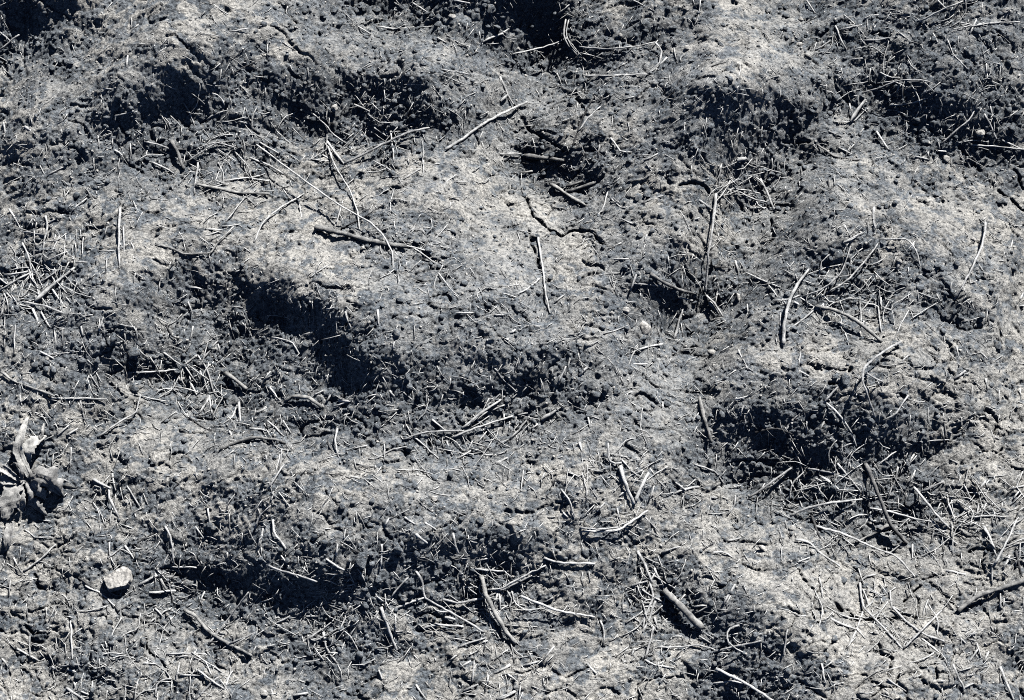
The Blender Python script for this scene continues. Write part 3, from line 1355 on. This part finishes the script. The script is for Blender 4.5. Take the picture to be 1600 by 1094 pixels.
def stalk_path(pts, w, lift):
    """photograph polyline -> spine in px units, resting on the soil"""
    L = sum(math.hypot(b[0] - a[0], b[1] - a[1]) for a, b in zip(pts[:-1], pts[1:]))
    n = int(np.clip(L / 7, 3, 26))
    q = catmull(pts, n)
    if len(pts) == 2 and L > 25:                       # a stalk is never quite straight
        nx, ny = -(q[-1] - q[0])[1] / L, (q[-1] - q[0])[0] / L
        q = q + np.outer(np.sin(np.linspace(0, math.pi, n)) * rng.normal(0, 0.018) * L, (nx, ny))
    q[1:-1] += rng.normal(0, 0.4, (n - 2, 2))
    x, y, z = hit(q[:, 0], q[:, 1])
    t = np.linspace(0, 1, n)
    zs = np.convolve(np.pad(z, 2, 'edge'), [.15, .2, .3, .2, .15], 'valid')
    stiff = min(0.75, 0.2 + w / 18)
    line = z[0] + (z[-1] - z[0]) * t
    line = line + max(0, np.quantile(zs - line, 0.8)) * (0.7 if n > 5 else 1)
    zz = np.maximum(stiff * np.maximum(line, zs - 2) + (1 - stiff) * zs, z - 0.15 * w) + 0.32 * w
    zz = np.convolve(np.pad(zz, 1, 'edge'), [.25, .5, .25], 'valid')
    A, S, E = lift.get('A', 0), lift.get('S', 0), lift.get('E', 0)
    zz = zz + A * np.sin(math.pi * t) + S * (1 - t) ** 1.5 + E * t ** 1.5
    X, Y = ray(q[:, 0], q[:, 1], zz)
    return np.stack([X, Y, zz], 1)

def tube(P, w, flat=1.0, sides=6, taper=(0.85, 0.6), knot=0.0, rag=0.10):
    """verts, faces of a tapering stalk with cut ends, px units about the path"""
    n = len(P); T = np.gradient(P, axis=0); T /= np.linalg.norm(T, axis=1)[:, None] + 1e-9
    side = np.cross(T, [0, 0, 1.0]); side /= np.linalg.norm(side, axis=1)[:, None] + 1e-9
    up = np.cross(side, T)
    t = np.linspace(0, 1, n)
    r = 0.5 * w * (taper[0] + (taper[1] - taper[0]) * t) * (1 + rag * rng.normal(size=n))
    r = np.maximum(r, 0.3)
    if knot and n > 8:
        for k in rng.integers(2, n - 2, size=max(1, n // 10)): r[k] *= 1 + knot
    ph = rng.uniform(0, 6.28) if sides > 4 else 0.2; V = []
    for i in range(n):
        for k in range(sides):
            a = ph + 2 * math.pi * k / sides + 0.03 * i
            rr = r[i] * (1 + 0.12 * math.sin(3 * a + ph))
            V.append(P[i] + side[i] * math.cos(a) * rr + up[i] * math.sin(a) * rr * flat)
    V.append(P[0] - T[0] * w * 0.12); V.append(P[-1] + T[-1] * w * rng.uniform(0.1, 0.5))
    F = [(i * sides + k, i * sides + (k + 1) % sides, (i + 1) * sides + (k + 1) % sides, (i + 1) * sides + k) for i in range(n - 1) for k in range(sides)]
    F += [(n * sides, (k + 1) % sides, k) for k in range(sides)] + [(n * sides + 1, (n - 1) * sides + k, (n - 1) * sides + (k + 1) % sides) for k in range(sides)]
    return np.array(V), F

ITEMS = []
for key, txt in STALKS.items():
    ox, oy, sc = TILE[key]
    for ln in txt.strip().splitlines():
        nums, flags = [], []
        for tk in ln.split():
            try: nums.append(float(tk))
            except ValueError: flags.append(tk)
        w = nums.pop(); pts = [(ox + a * sc, oy + b * sc) for a, b in zip(nums[::2], nums[1::2])]
        L = sum(math.hypot(b[0] - a[0], b[1] - a[1]) for a, b in zip(pts[:-1], pts[1:]))
        it = dict(pts=pts, w=w, L=L, lift={f[0]: float(f[1:]) for f in flags if f[0] in 'ASE'}, branches=[],
                  kind='twig' if 't' in flags else 'root' if 'd' in flags else 'chip' if 'c' in flags else 'straw')
        if '+' in flags: ITEMS[-1]['branches'].append(it)
        else: ITEMS.append(it)

# ------------------------------------------------------------------ descriptions
def bearing(dx, dy):
    d = math.hypot(dx, dy)
    if d < 26: return "beside"
    v = "below" if dy > 0 else "above"; s = "right of" if dx > 0 else "left of"
    if abs(dx) > 2.2 * abs(dy): r = s
    elif abs(dy) > 2.2 * abs(dx): r = v
    else: r = v + " and " + s
    return ("just " if d < 70 else "") + r
def place(x, y, skip=None):
    m = sorted(MARKS, key=lambda q: math.hypot(q[0] - x, q[1] - y))
    q = m[0] if m[0][2] != skip else m[1]
    return bearing(x - q[0], y - q[1]) + " " + q[2]
def describe(it):
    p = it['pts']; L, w = it['L'], it['w']
    ch = math.hypot(p[-1][0] - p[0][0], p[-1][1] - p[0][1])
    dx, dy = p[-1][0] - p[0][0], p[-1][1] - p[0][1]
    if dy > 0: dx, dy = -dx, -dy
    size = "long" if L > 85 else "short" if L < 34 else ""
    bend = "curved" if ch / L < 0.94 else "bowed" if ch / L < 0.985 and len(p) > 2 else "straight"
    ang = math.degrees(math.atan2(-dy, dx))
    lie = "level" if ang < 18 or ang > 162 else "upright" if 68 < ang < 112 else "slanting right" if ang < 90 else "slanting left"
    word = {'straw': ("thick pale straw" if w >= 6.5 else "fine pale straw" if w <= 3.2 else "pale straw"), 'twig': "grey twig", 'root': "dark root fibre", 'chip': "flat pale husk chip"}[it['kind']]
    mx, my = sum(q[0] for q in p) / len(p), sum(q[1] for q in p) / len(p)
    return " ".join(f"{size} {bend} {word} {'lying level' if lie == 'level' else 'lying upright' if lie == 'upright' else lie}, {place(mx, my)}".split())
ORD = ["first", "second", "third", "fourth", "fifth", "sixth", "seventh"]
def settle(things):
    """things: dicts with label, x, y; alike labels are told apart by their order"""
    by = {}
    for t in things: by.setdefault(t['label'], []).append(t)
    for lab, v in by.items():
        if len(v) < 2: continue
        xs, ys = [t['x'] for t in v], [t['y'] for t in v]
        ver = max(ys) - min(ys) >= max(xs) - min(xs)
        v.sort(key=lambda t: t['y'] if ver else t['x'])
        for i, t in enumerate(v):
            if len(v) == 2: t['label'] += ", " + (("upper", "lower") if ver else ("left", "right"))[i] + " one"
            else: t['label'] += ", " + ORD[i] + (" from top" if ver else " from left")
    for t in things:
        for cut in ("just ", "straight ", "lying ", "fine ", "bowed ", "short "):
            if len(t['label'].split()) > 16: t['label'] = t['label'].replace(cut, "", 1)

# ------------------------------------------------------------------ build the stalks
HAND = {}       # (x, y) of the first point -> own words
def hand(key, u, v, text):
    ox, oy, sc = TILE[key]; HAND[(round(ox + u * sc), round(oy + v * sc))] = text
hand('B', 880, 672, "longest pale stalk slanting across the upper mound")
hand('B', 425, 738, "straight smooth pale stalk slanting right below the shaded upper bank")
hand('B', 295, 1025, "long dark stick with split pale edge in the upper middle")
hand('B', 30, 650, "very long thin straw running down right to the dark stick")
hand('C', 975, 870, "tall pale stalk leaning up from its split dark foot")
hand('C', 380, 340, "thick level straw closing the bent loop near the top")
hand('H', 125, 545, "thick bright bent straw with tapering tip, right of centre")
hand('H', 655, 530, "raised zigzag straw casting a bent shadow in the right hollow")
hand('H', 270, 370, "dark bent stick below the thick bright bent straw")
hand('H', 1035, -10, "arched pale stalk standing clear of the soil near the right edge")
hand('K', 540, 50, "left arm of the flat straw V at lower middle")
hand('K', 605, 215, "right arm of the flat straw V at lower middle")
hand('K', 735, 605, "frayed thick hollow stalk pointing down right beside a black hole")
hand('K', 95, 630, "raised curved straw casting a thin shadow below it, lower middle")
hand('K', 1070, 760, "hooked thin straw loop near the bottom, right of the frayed stalk")
hand('K', 965, 955, "forked pale stalk running off the bottom edge")
hand('L', 490, 40, "forked grey twig slanting across the straw at lower right")
hand('L', 905, 700, "dark crooked root coming in from the right edge")
hand('L', 465, 570, "kinked straw with side arms on the cracked pale crust")
hand('J', 740, 520, "three-armed pale straw below the lower ridge")
hand('J', 1030, 540, "thick curved stalk tapering down right, lower middle")
hand('A', 770, 630, "stubby thick grey twig standing upright at upper left")
hand('E', 160, 345, "broad flat straw slanting right in the left edge heap")
hand('E', 990, 1015, "arched grey root humped out of the pale crust, left middle")
hand('D', 430, 545, "broad bright pointed husk in the gravel at upper right")
hand('I', 820, 690, "long curved grey twig below and right of the big pale stone")
hand('G', 175, 60, "long leaning straw beside a crack, centre of the picture")

for it in ITEMS:
    it['x'], it['y'] = np.mean(it['pts'], axis=0)
    k = (round(it['pts'][0][0]), round(it['pts'][0][1]))
    it['own'] = HAND.get(k)
    it['label'] = it['own'] or describe(it)
straws = sorted([i for i in ITEMS if i['kind'] == 'straw'], key=lambda i: -i['L'] * (i['w'] + 2) - (1e6 if i['own'] else 0))
keep, rest = straws[:298], straws[298:]
things = keep + [i for i in ITEMS if i['kind'] != 'straw']
settle([t for t in things])
MATS = dict(straw=M_straw, chip=M_straw, twig=M_twig, root=M_root)
NAMES = dict(straw="straw_stalk", chip="husk_chip", twig="twig", root="root_fibre")
CATS = dict(straw="straw", chip="husk", twig="twig", root="root")
GROUPS = dict(straw="straw stalks strewn over the soil", chip="flat husk chips on the soil", twig="twigs lying on the soil", root="dark root fibres in the soil")
def stalk_mesh(it):
    k = it['kind']
    P = stalk_path(it['pts'], it['w'], it['lift'])
    return P, tube(P, it['w'] * (0.9 if k == 'chip' else 0.82 if it['w'] < 4.2 else 0.72 if it['w'] < 6.2 else 0.62 if k != 'twig' else 0.75), 0.3 if k == 'chip' else 0.6 if it['w'] > 5 and k == 'straw' else 0.9,
                   4 if k == 'chip' else 5 if it['w'] < 4 else 7, (0.6, 0.35) if k == 'chip' and it['w'] > 11 else (0.95, rng.uniform(0.25, 0.7)) if k == 'chip' else (0.9, 0.7) if k == 'straw' else (0.95, 0.45) if k == 'root' else (0.95, 0.75), 0.16 if k in ('straw', 'twig') else 0, 0.16 if k == 'twig' else 0.10)
for it in things:
    P, (V, F) = stalk_mesh(it)
    c = P[0].copy()
    o = link_mesh(NAMES[it['kind']], (V - c) * U, F, MATS[it['kind']])
    o.location = c * U
    tag(o, it['label'], CATS[it['kind']], GROUPS[it['kind']])
    for br in it['branches']:
        Pb, (Vb, Fb) = stalk_mesh(br)
        link_mesh("branch", (Vb - c) * U, Fb, MATS[it['kind']], True, o)

# ------------------------------------------------------------------ stones and clods
def ico(sub):
    p = (1 + 5 ** .5) / 2
    v = [(-1, p, 0), (1, p, 0), (-1, -p, 0), (1, -p, 0), (0, -1, p), (0, 1, p), (0, -1, -p), (0, 1, -p), (p, 0, -1), (p, 0, 1), (-p, 0, -1), (-p, 0, 1)]
    f = [(0, 11, 5), (0, 5, 1), (0, 1, 7), (0, 7, 10), (0, 10, 11), (1, 5, 9), (5, 11, 4), (11, 10, 2), (10, 7, 6), (7, 1, 8), (3, 9, 4), (3, 4, 2), (3, 2, 6), (3, 6, 8), (3, 8, 9), (4, 9, 5), (2, 4, 11), (6, 2, 10), (8, 6, 7), (9, 8, 1)]
    v = [np.array(a) / np.linalg.norm(a) for a in v]
    for _ in range(sub):
        mid, g = {}, []
        def m(a, b):
            k = (min(a, b), max(a, b))
            if k not in mid:
                q = v[a] + v[b]; v.append(q / np.linalg.norm(q)); mid[k] = len(v) - 1
            return mid[k]
        for a, b, c in f:
            x, y, z = m(a, b), m(b, c), m(c, a); g += [(a, x, z), (b, y, x), (c, z, y), (x, y, z)]
        f = g
    return np.array(v), f
ICO = [ico(0), ico(1), ico(2), ico(3)]
def rock(r, sub, lump=0.2, cuts=0, seed=0):
    g = np.random.default_rng(seed); v, f = ICO[sub]; v = v.copy()
    ph = g.uniform(0, 6.28, (5, 3)); fr = g.normal(0, 1.6, (5, 3))
    d = sum(np.sin(v @ (fr[k] * (1 + 0.6 * k)) + ph[k, 0]) / (1 + 0.5 * k) for k in range(5))
    v = v * (1 + lump * 0.45 * d)[:, None]
    for _ in range(cuts):
        nrm = g.normal(size=3); nrm /= np.linalg.norm(nrm); lim = g.uniform(0.55, 0.8)
        e = v @ nrm - lim
        v = v - np.outer(np.where(e > 0, e * 0.9, 0), nrm)
    return v * r, f
def rot_z(v, a):
    c, s = math.cos(a), math.sin(a); return np.stack([v[:, 0] * c - v[:, 1] * s, v[:, 0] * s + v[:, 1] * c, v[:, 2]], 1)
def put_rock(name, x, y, r, m, stretch=1.0, ang=0.0, lump=0.2, cuts=2, sub=2, sink=0.35, seed=0, flat=0.75):
    v, f = rock(r, sub, lump, cuts, seed)
    v = v * np.array([stretch ** 0.6, stretch ** -0.4, flat]); v = rot_z(v, -math.radians(ang))
    X, Y, Z = hit(x, y); X, Y = ray(x, y, Z + r * flat * (1 - 2 * sink) * 0.5)
    Z = ground_z(X, Y) + r * flat * (1 - 2 * sink)
    o = link_mesh(name, v * U, f, m, True); o.location = (X[0] * U, Y[0] * U, Z[0] * U)
    return o
rocks = []
lime_v, lime_f = rock(24, 3, 0.10, 0, 5)
for nrm, lim in (((.05, .12, 1), .40), ((.96, .1, .12), .78), ((-.96, -.28, .15), .82), ((-.42, .9, .12), .50), ((.62, .78, .15), .80), ((.12, -1, .15), .66), ((.75, -.66, .15), .80), ((-.2, .5, .8), .52)):
    nrm = np.array(nrm) / np.linalg.norm(nrm); e = lime_v @ nrm - lim * 24
    lime_v = lime_v - np.outer(np.where(e > 0, e * 0.98, 0), nrm)
lime_v = lime_v + 0.35 * np.stack([np.sin(lime_v[:, 1] * .9), np.sin(lime_v[:, 0] * 1.1), np.sin(lime_v[:, 0] * .8 + lime_v[:, 1])], 1)
X, Y, Z = hit(186, 905); o = link_mesh("stone", rot_z(lime_v, 0.12) * U, lime_f, M_lime); o.location = (X[0] * U, Y[0] * U, (Z[0] + 4.5) * U)
tag(o, "biggest pale angular stone lying at lower left", "stone", "stones on the soil")
for i, s in enumerate(PEBBLES.replace("\n", "|").split("|")):
    if s.strip():
        x, y, r, st, an = map(float, s.split())
        rocks.append(dict(x=x, y=y, r=r, st=st, an=an, i=i))
own = {1007: "round white pebble with sunlit top, right of centre", 679: "small bright white pebble on the broad lower ridge", 1193: "bone-shaped pale pebble on the lower right mound"}
for q in rocks:
    q['label'] = own.get(int(q['x'])) or f"{'tiny' if q['r'] < 5 else 'small' if q['r'] < 7 else 'larger'} pale {'long' if q['st'] > 1.25 else 'rounded'} pebble {place(q['x'], q['y'])}"
settle(rocks)
for q in rocks:
    o = put_rock("pebble", q['x'], q['y'], q['r'] * (0.9 if q['i'] == 1 else 0.8), M_lime if q['i'] in (1, 2, 3) else M_stone, q['st'], q['an'], 0.2, 6, 2, 0.3, 40 + q['i'], 0.7)
    tag(o, q['label'], "pebble", "pale pebbles scattered on the soil")
clods = []
for i, s in enumerate(CLODS.replace("\n", "|").split("|")):
    if s.strip():
        x, y, r = map(float, s.split()); clods.append(dict(x=x, y=y, r=r, i=i))
for q in clods: q['label'] = f"{'large' if q['r'] >= 11 else 'small' if q['r'] < 9 else 'rough'} grey clod of earth {place(q['x'], q['y'])}"
settle(clods)
for q in clods:
    o = put_rock("earth_clod", q['x'], q['y'], q['r'] * 0.8, M_soil, 1.15, (q['i'] * 47) % 180, 0.6, 6, 2, 0.42, 140 + q['i'], 0.65)
    tag(o, q['label'], "clod", "clods of earth in the loose soil")

# ------------------------------------------------------------------ the wilted plant at the left edge
X, Y, Z = hit(38, 752)
plant0 = np.array([X[0], Y[0], Z[0]])
plant = bpy.data.objects.new("wilted_plant", None); scene.collection.objects.link(plant); plant.location = plant0 * U
tag(plant, "wilted broad-leaved plant lying flat at the left edge", "plant")
def leaf(pts, w, lift, curl, tip=0.35, twist=0.0, droop=0.0, torn=0.14):
    """a dry, crumpled leaf along a traced midrib"""
    n, m = 21, 13
    q = catmull(pts, n); x, y, z = hit(q[:, 0], q[:, 1]); t = np.linspace(0, 1, n)
    z = np.convolve(np.pad(z, 2, 'edge'), [.2] * 5, 'valid') + 2 + lift * np.sin(math.pi * (0.12 + 0.8 * t)) - droop * t ** 2
    X, Y = ray(q[:, 0], q[:, 1], z); P = np.stack([X, Y, z], 1)
    T = np.gradient(P, axis=0); T /= np.linalg.norm(T, axis=1)[:, None]
    side = np.cross(T, [0, 0, 1.0]); side /= np.linalg.norm(side, axis=1)[:, None]; up = np.cross(side, T)
    prof = (0.4 + 0.6 * np.sin(math.pi * np.clip(t * 0.85 + 0.1, 0, 1))) * np.clip((1.04 - t) / tip, 0, 1) ** 0.5
    el, er = 1 + torn * rng.normal(0, 1, n).cumsum() * 0.35, 1 + torn * rng.normal(0, 1, n).cumsum() * 0.35
    el, er = np.clip(el + torn * rng.normal(0, .5, n), 0.55, 1.35), np.clip(er + torn * rng.normal(0, .5, n), 0.55, 1.35)
    ph = rng.uniform(0, 6.28, 6); V = []
    for i in range(n):
        for k in range(m):
            s = -1 + 2 * k / (m - 1); c = abs(curl) * (0.7 + 0.5 * math.sin(ph[0] + 3 * t[i])); a = s * c; tw = twist * t[i]
            rad = 0.5 * w * prof[i] * (el[i] if s < 0 else er[i])
            u_, v_ = (math.sin(a) / max(c, 1e-3), (math.cos(a) - 1) / max(c, 1e-3) * (1 if curl > 0 else -1))
            u2, v2 = u_ * math.cos(tw) - v_ * math.sin(tw), u_ * math.sin(tw) + v_ * math.cos(tw)
            vein = -0.07 * w * math.exp(-(s / 0.12) ** 2) + 0.09 * w * abs(math.sin(s * 7.5 + ph[1])) ** 0.7
            crump = 0.02 * w * (math.sin(i * 0.9 + s * 3.1 + ph[2]) + 0.8 * math.sin(i * 1.7 - s * 5.3 + ph[3]) + 0.6 * math.sin(i * 2.9 + s * 7.7 + ph[4]))
            V.append(P[i] + side[i] * u2 * rad + up[i] * (v2 * rad + vein * (1 - abs(s)) + crump))
    F = [(i * m + k, i * m + k + 1, (i + 1) * m + k + 1, (i + 1) * m + k) for i in range(n - 1) for k in range(m - 1)]
    o = link_mesh("leaf", (np.array(V) - plant0) * U, F, M_leaf, True, plant)
    s = o.modifiers.new("thickness", 'SOLIDIFY'); s.thickness = 0.0006; s.offset = 0
    return o
leaf([(48, 746), (33, 718), (27, 698), (35, 674), (43, 653)], 16, 10, -1.2, 0.2)
leaf([(38, 722), (44, 706), (54, 694), (73, 682)], 24, 10, -1.0, 0.3, 0.7, 0, 0.4)
leaf([(60, 690), (66, 678), (69, 662)], 11, 8, 1.3, 0.3, -0.7, 0, 0.4)
leaf([(48, 750), (60, 744), (72, 748), (84, 762), (98, 776)], 46, 22, 1.75, 0.25, -0.45, 6, 0.3)
leaf([(50, 756), (58, 770), (70, 782)], 22, 10, 1.6, 0.3, -0.9, 3, 0.3)
leaf([(33, 752), (24, 766), (16, 785), (8, 812)], 30, 6, -0.8, 0.18, 0.1, 0, 0.3)
leaf([(31, 760), (30, 778), (34, 800)], 15, 5, -1.0, 0.3)
leaf([(42, 754), (50, 766), (49, 778), (43, 790)], 12, 12, 1.4, 0.4, 0.8)
leaf([(46, 776), (56, 790), (72, 806)], 20, 7, 1.2, 0.3, -0.9, 0, 0.4)
leaf([(31, 750), (13, 738), (-6, 726)], 13, 6, -1.2)
leaf([(34, 750), (31, 734), (24, 725), (17, 727)], 10, 14, 1.4, 0.4, 0.9)
leaf([(30, 752), (14, 750), (-8, 748)], 18, 5, -1.0)
leaf([(17, 815), (12, 836), (10, 860)], 17, 5, -0.9, 0.25)
P = stalk_path([(30, 757), (38, 752), (48, 748)], 9, {}); V, F = tube(P, 9)
link_mesh("stem", (V - plant0) * U, F, M_leaf, True, plant)
print("things", round(time.time() - T0, 1))

# ------------------------------------------------------------------ what nobody could count: crumbs, grit, straw dust
def merged(name, parts, m, label, smooth=False):
    V, F3, off = [], [], 0
    for v, f in parts:
        V.append(v); F3.append(np.asarray(f) + off); off += len(v)
    V, F3 = np.concatenate(V), np.concatenate(F3)
    k = F3.shape[1]
    me = bpy.data.meshes.new(name); me.vertices.add(len(V)); me.vertices.foreach_set("co", (V * U).astype(np.float32).ravel())
    me.loops.add(F3.size); me.polygons.add(len(F3))
    me.loops.foreach_set("vertex_index", F3.astype(np.int32).ravel()); me.polygons.foreach_set("loop_start", (np.arange(len(F3)) * k).astype(np.int32))
    if smooth: me.polygons.foreach_set("use_smooth", np.ones(len(F3), bool))
    me.update(calc_edges=True); me.materials.append(m)
    o = bpy.data.objects.new(name, me); scene.collection.objects.link(o)
    return tag(o, label, None, None, "stuff")
VAR = [rock(1, 0, 0.35, 2, 900 + i) for i in range(24)]
VAR1 = [rock(1, 1, 0.35, 3, 950 + i) for i in range(24)]
def scatter(n, rlo, rhi, power, dens, sub1=6.5):
    X = rng.uniform(-1000, 1000, n); Y = rng.uniform(-640, 700, n)
    ok = rng.uniform(size=n) < dens(X, Y); X, Y = X[ok], Y[ok]
    Z = ground_z(X, Y); r = rlo + (rhi - rlo) * rng.uniform(size=len(X)) ** power
    small, big = [], []
    for x, y, z, q in zip(X, Y, Z, r):
        v, f = (VAR1 if q > sub1 else VAR)[rng.integers(24)]
        v = rot_z(v * np.array([q * rng.uniform(.8, 1.3), q * rng.uniform(.75, 1.1), q * rng.uniform(.6, .9)]), rng.uniform(0, 6.28))
        (big if q > sub1 else small).append((v + np.array([x, y, z + q * 0.25]), f))
    return small, big
s, b = scatter(30000, 1.0, 5.6, 5.0, lambda x, y: 0.02 + 0.75 * crumb_at(x, y), 4.0)
merged("soil_crumbs", s + b, M_soil, "loose grey soil crumbs filling the hollows")
s, b = scatter(5200, 1.1, 2.6, 2.0, lambda x, y: 0.55 + 0.45 * crumb_at(x, y))
merged("pale_grit", s, M_stone, "fine pale mineral grit sprinkled over the soil")
print("crumbs", len(s), round(time.time() - T0, 1))
# straw dust: the small traced bits, and finer shreds thicker where straw gathers
parts = []
for it in rest:
    P, (V, F) = stalk_mesh(it); parts.append((V, [f if len(f) == 4 else (*f, f[2]) for f in F]))
tri = []
for V, F in parts:
    q = np.array(F); q3 = np.concatenate([q[:, :3], q[:, [0, 2, 3]]]); q3 = q3[(q3[:, 0] != q3[:, 2]) & (q3[:, 1] != q3[:, 2])]
    tri.append((V, q3))
seeds = np.array([(i['x'], i['y']) for i in ITEMS])
N = 9500
pick = seeds[rng.integers(len(seeds), size=N)] + rng.normal(0, 38, (N, 2))
uni = np.stack([rng.uniform(-60, 1660, N), rng.uniform(-40, 1140, N)], 1)
pick = np.where((rng.uniform(size=N) < 0.6)[:, None], pick, uni)
x, y, z = hit(pick[:, 0], pick[:, 1])
for a, b, c in zip(x, y, z):
    l, w, an = 2.0 + 14 * rng.uniform() ** 2.4, rng.uniform(0.7, 1.8), rng.uniform(0, 6.28)
    d = np.array([math.cos(an), math.sin(an), 0]); nrm = np.array([-d[1], d[0], 0])
    z0, z1 = ground_z(np.array([a - d[0] * l]), np.array([b - d[1] * l]))[0], ground_z(np.array([a + d[0] * l]), np.array([b + d[1] * l]))[0]
    pa, pb = np.array([a, b, c]) - d * l, np.array([a, b, c]) + d * l
    zm = c + 0.8; pa[2] = max(z0, zm - l * .5) + rng.uniform(0.2, 1.4); pb[2] = max(z1, zm - l * .5) + rng.uniform(0.2, 1.4)
    pm = (pa + pb) / 2 + np.array([0, 0, rng.uniform(0, .16) * l]) + nrm * rng.normal(0, .16) * l
    V = []
    for p in (pa, pm, pb):
        V += [p + nrm * w * .5, p + np.array([0, 0, w * .6]), p - nrm * w * .5]
    F = []
    for i in (0, 3):
        for k in range(3):
            k2 = (k + 1) % 3; F += [(i + k, i + k2, i + 3 + k2), (i + k, i + 3 + k2, i + 3 + k)]
    F += [(0, 2, 1), (6, 7, 8)]
    tri.append((np.array(V), np.array(F)))
# mats of longer shreds where straw has gathered
for cx, cy, rad, cnt in ((60, 440, 60, 46), (1510, 800, 85, 60), (1310, 760, 85, 50), (1330, 450, 75, 40), (500, 1000, 45, 20), (780, 930, 70, 26),
                         (1020, 930, 50, 22), (960, 740, 60, 22), (300, 600, 70, 24), (330, 230, 90, 28), (580, 240, 80, 22), (760, 680, 80, 26), (1170, 290, 50, 18), (1390, 950, 90, 24), (1420, 120, 110, 30), (250, 1010, 120, 26)):
    for _ in range(cnt):
        a0 = rng.uniform(0, 6.28); c0 = np.array([cx, cy]) + rng.normal(0, rad * .6, 2) * (1, .7); hl = rng.uniform(8, 30); bend = rng.normal(0, .25)
        dv = np.array([math.cos(a0), math.sin(a0)]); nv_ = np.array([-dv[1], dv[0]])
        it = dict(pts=[tuple(c0 - dv * hl), tuple(c0 + nv_ * bend * hl), tuple(c0 + dv * hl)], w=rng.uniform(1.6, 3.2), kind='straw', lift={'A': rng.uniform(0, 4)})
        P, (V, F) = stalk_mesh(it); q = np.array([f if len(f) == 4 else (*f, f[2]) for f in F])
        q3 = np.concatenate([q[:, :3], q[:, [0, 2, 3]]]); tri.append((V, q3[(q3[:, 0] != q3[:, 2]) & (q3[:, 1] != q3[:, 2])]))
merged("straw_litter", tri, M_straw, "fine shreds of pale straw littering the soil")
print("done", len(things), len(rest), round(time.time() - T0, 1))
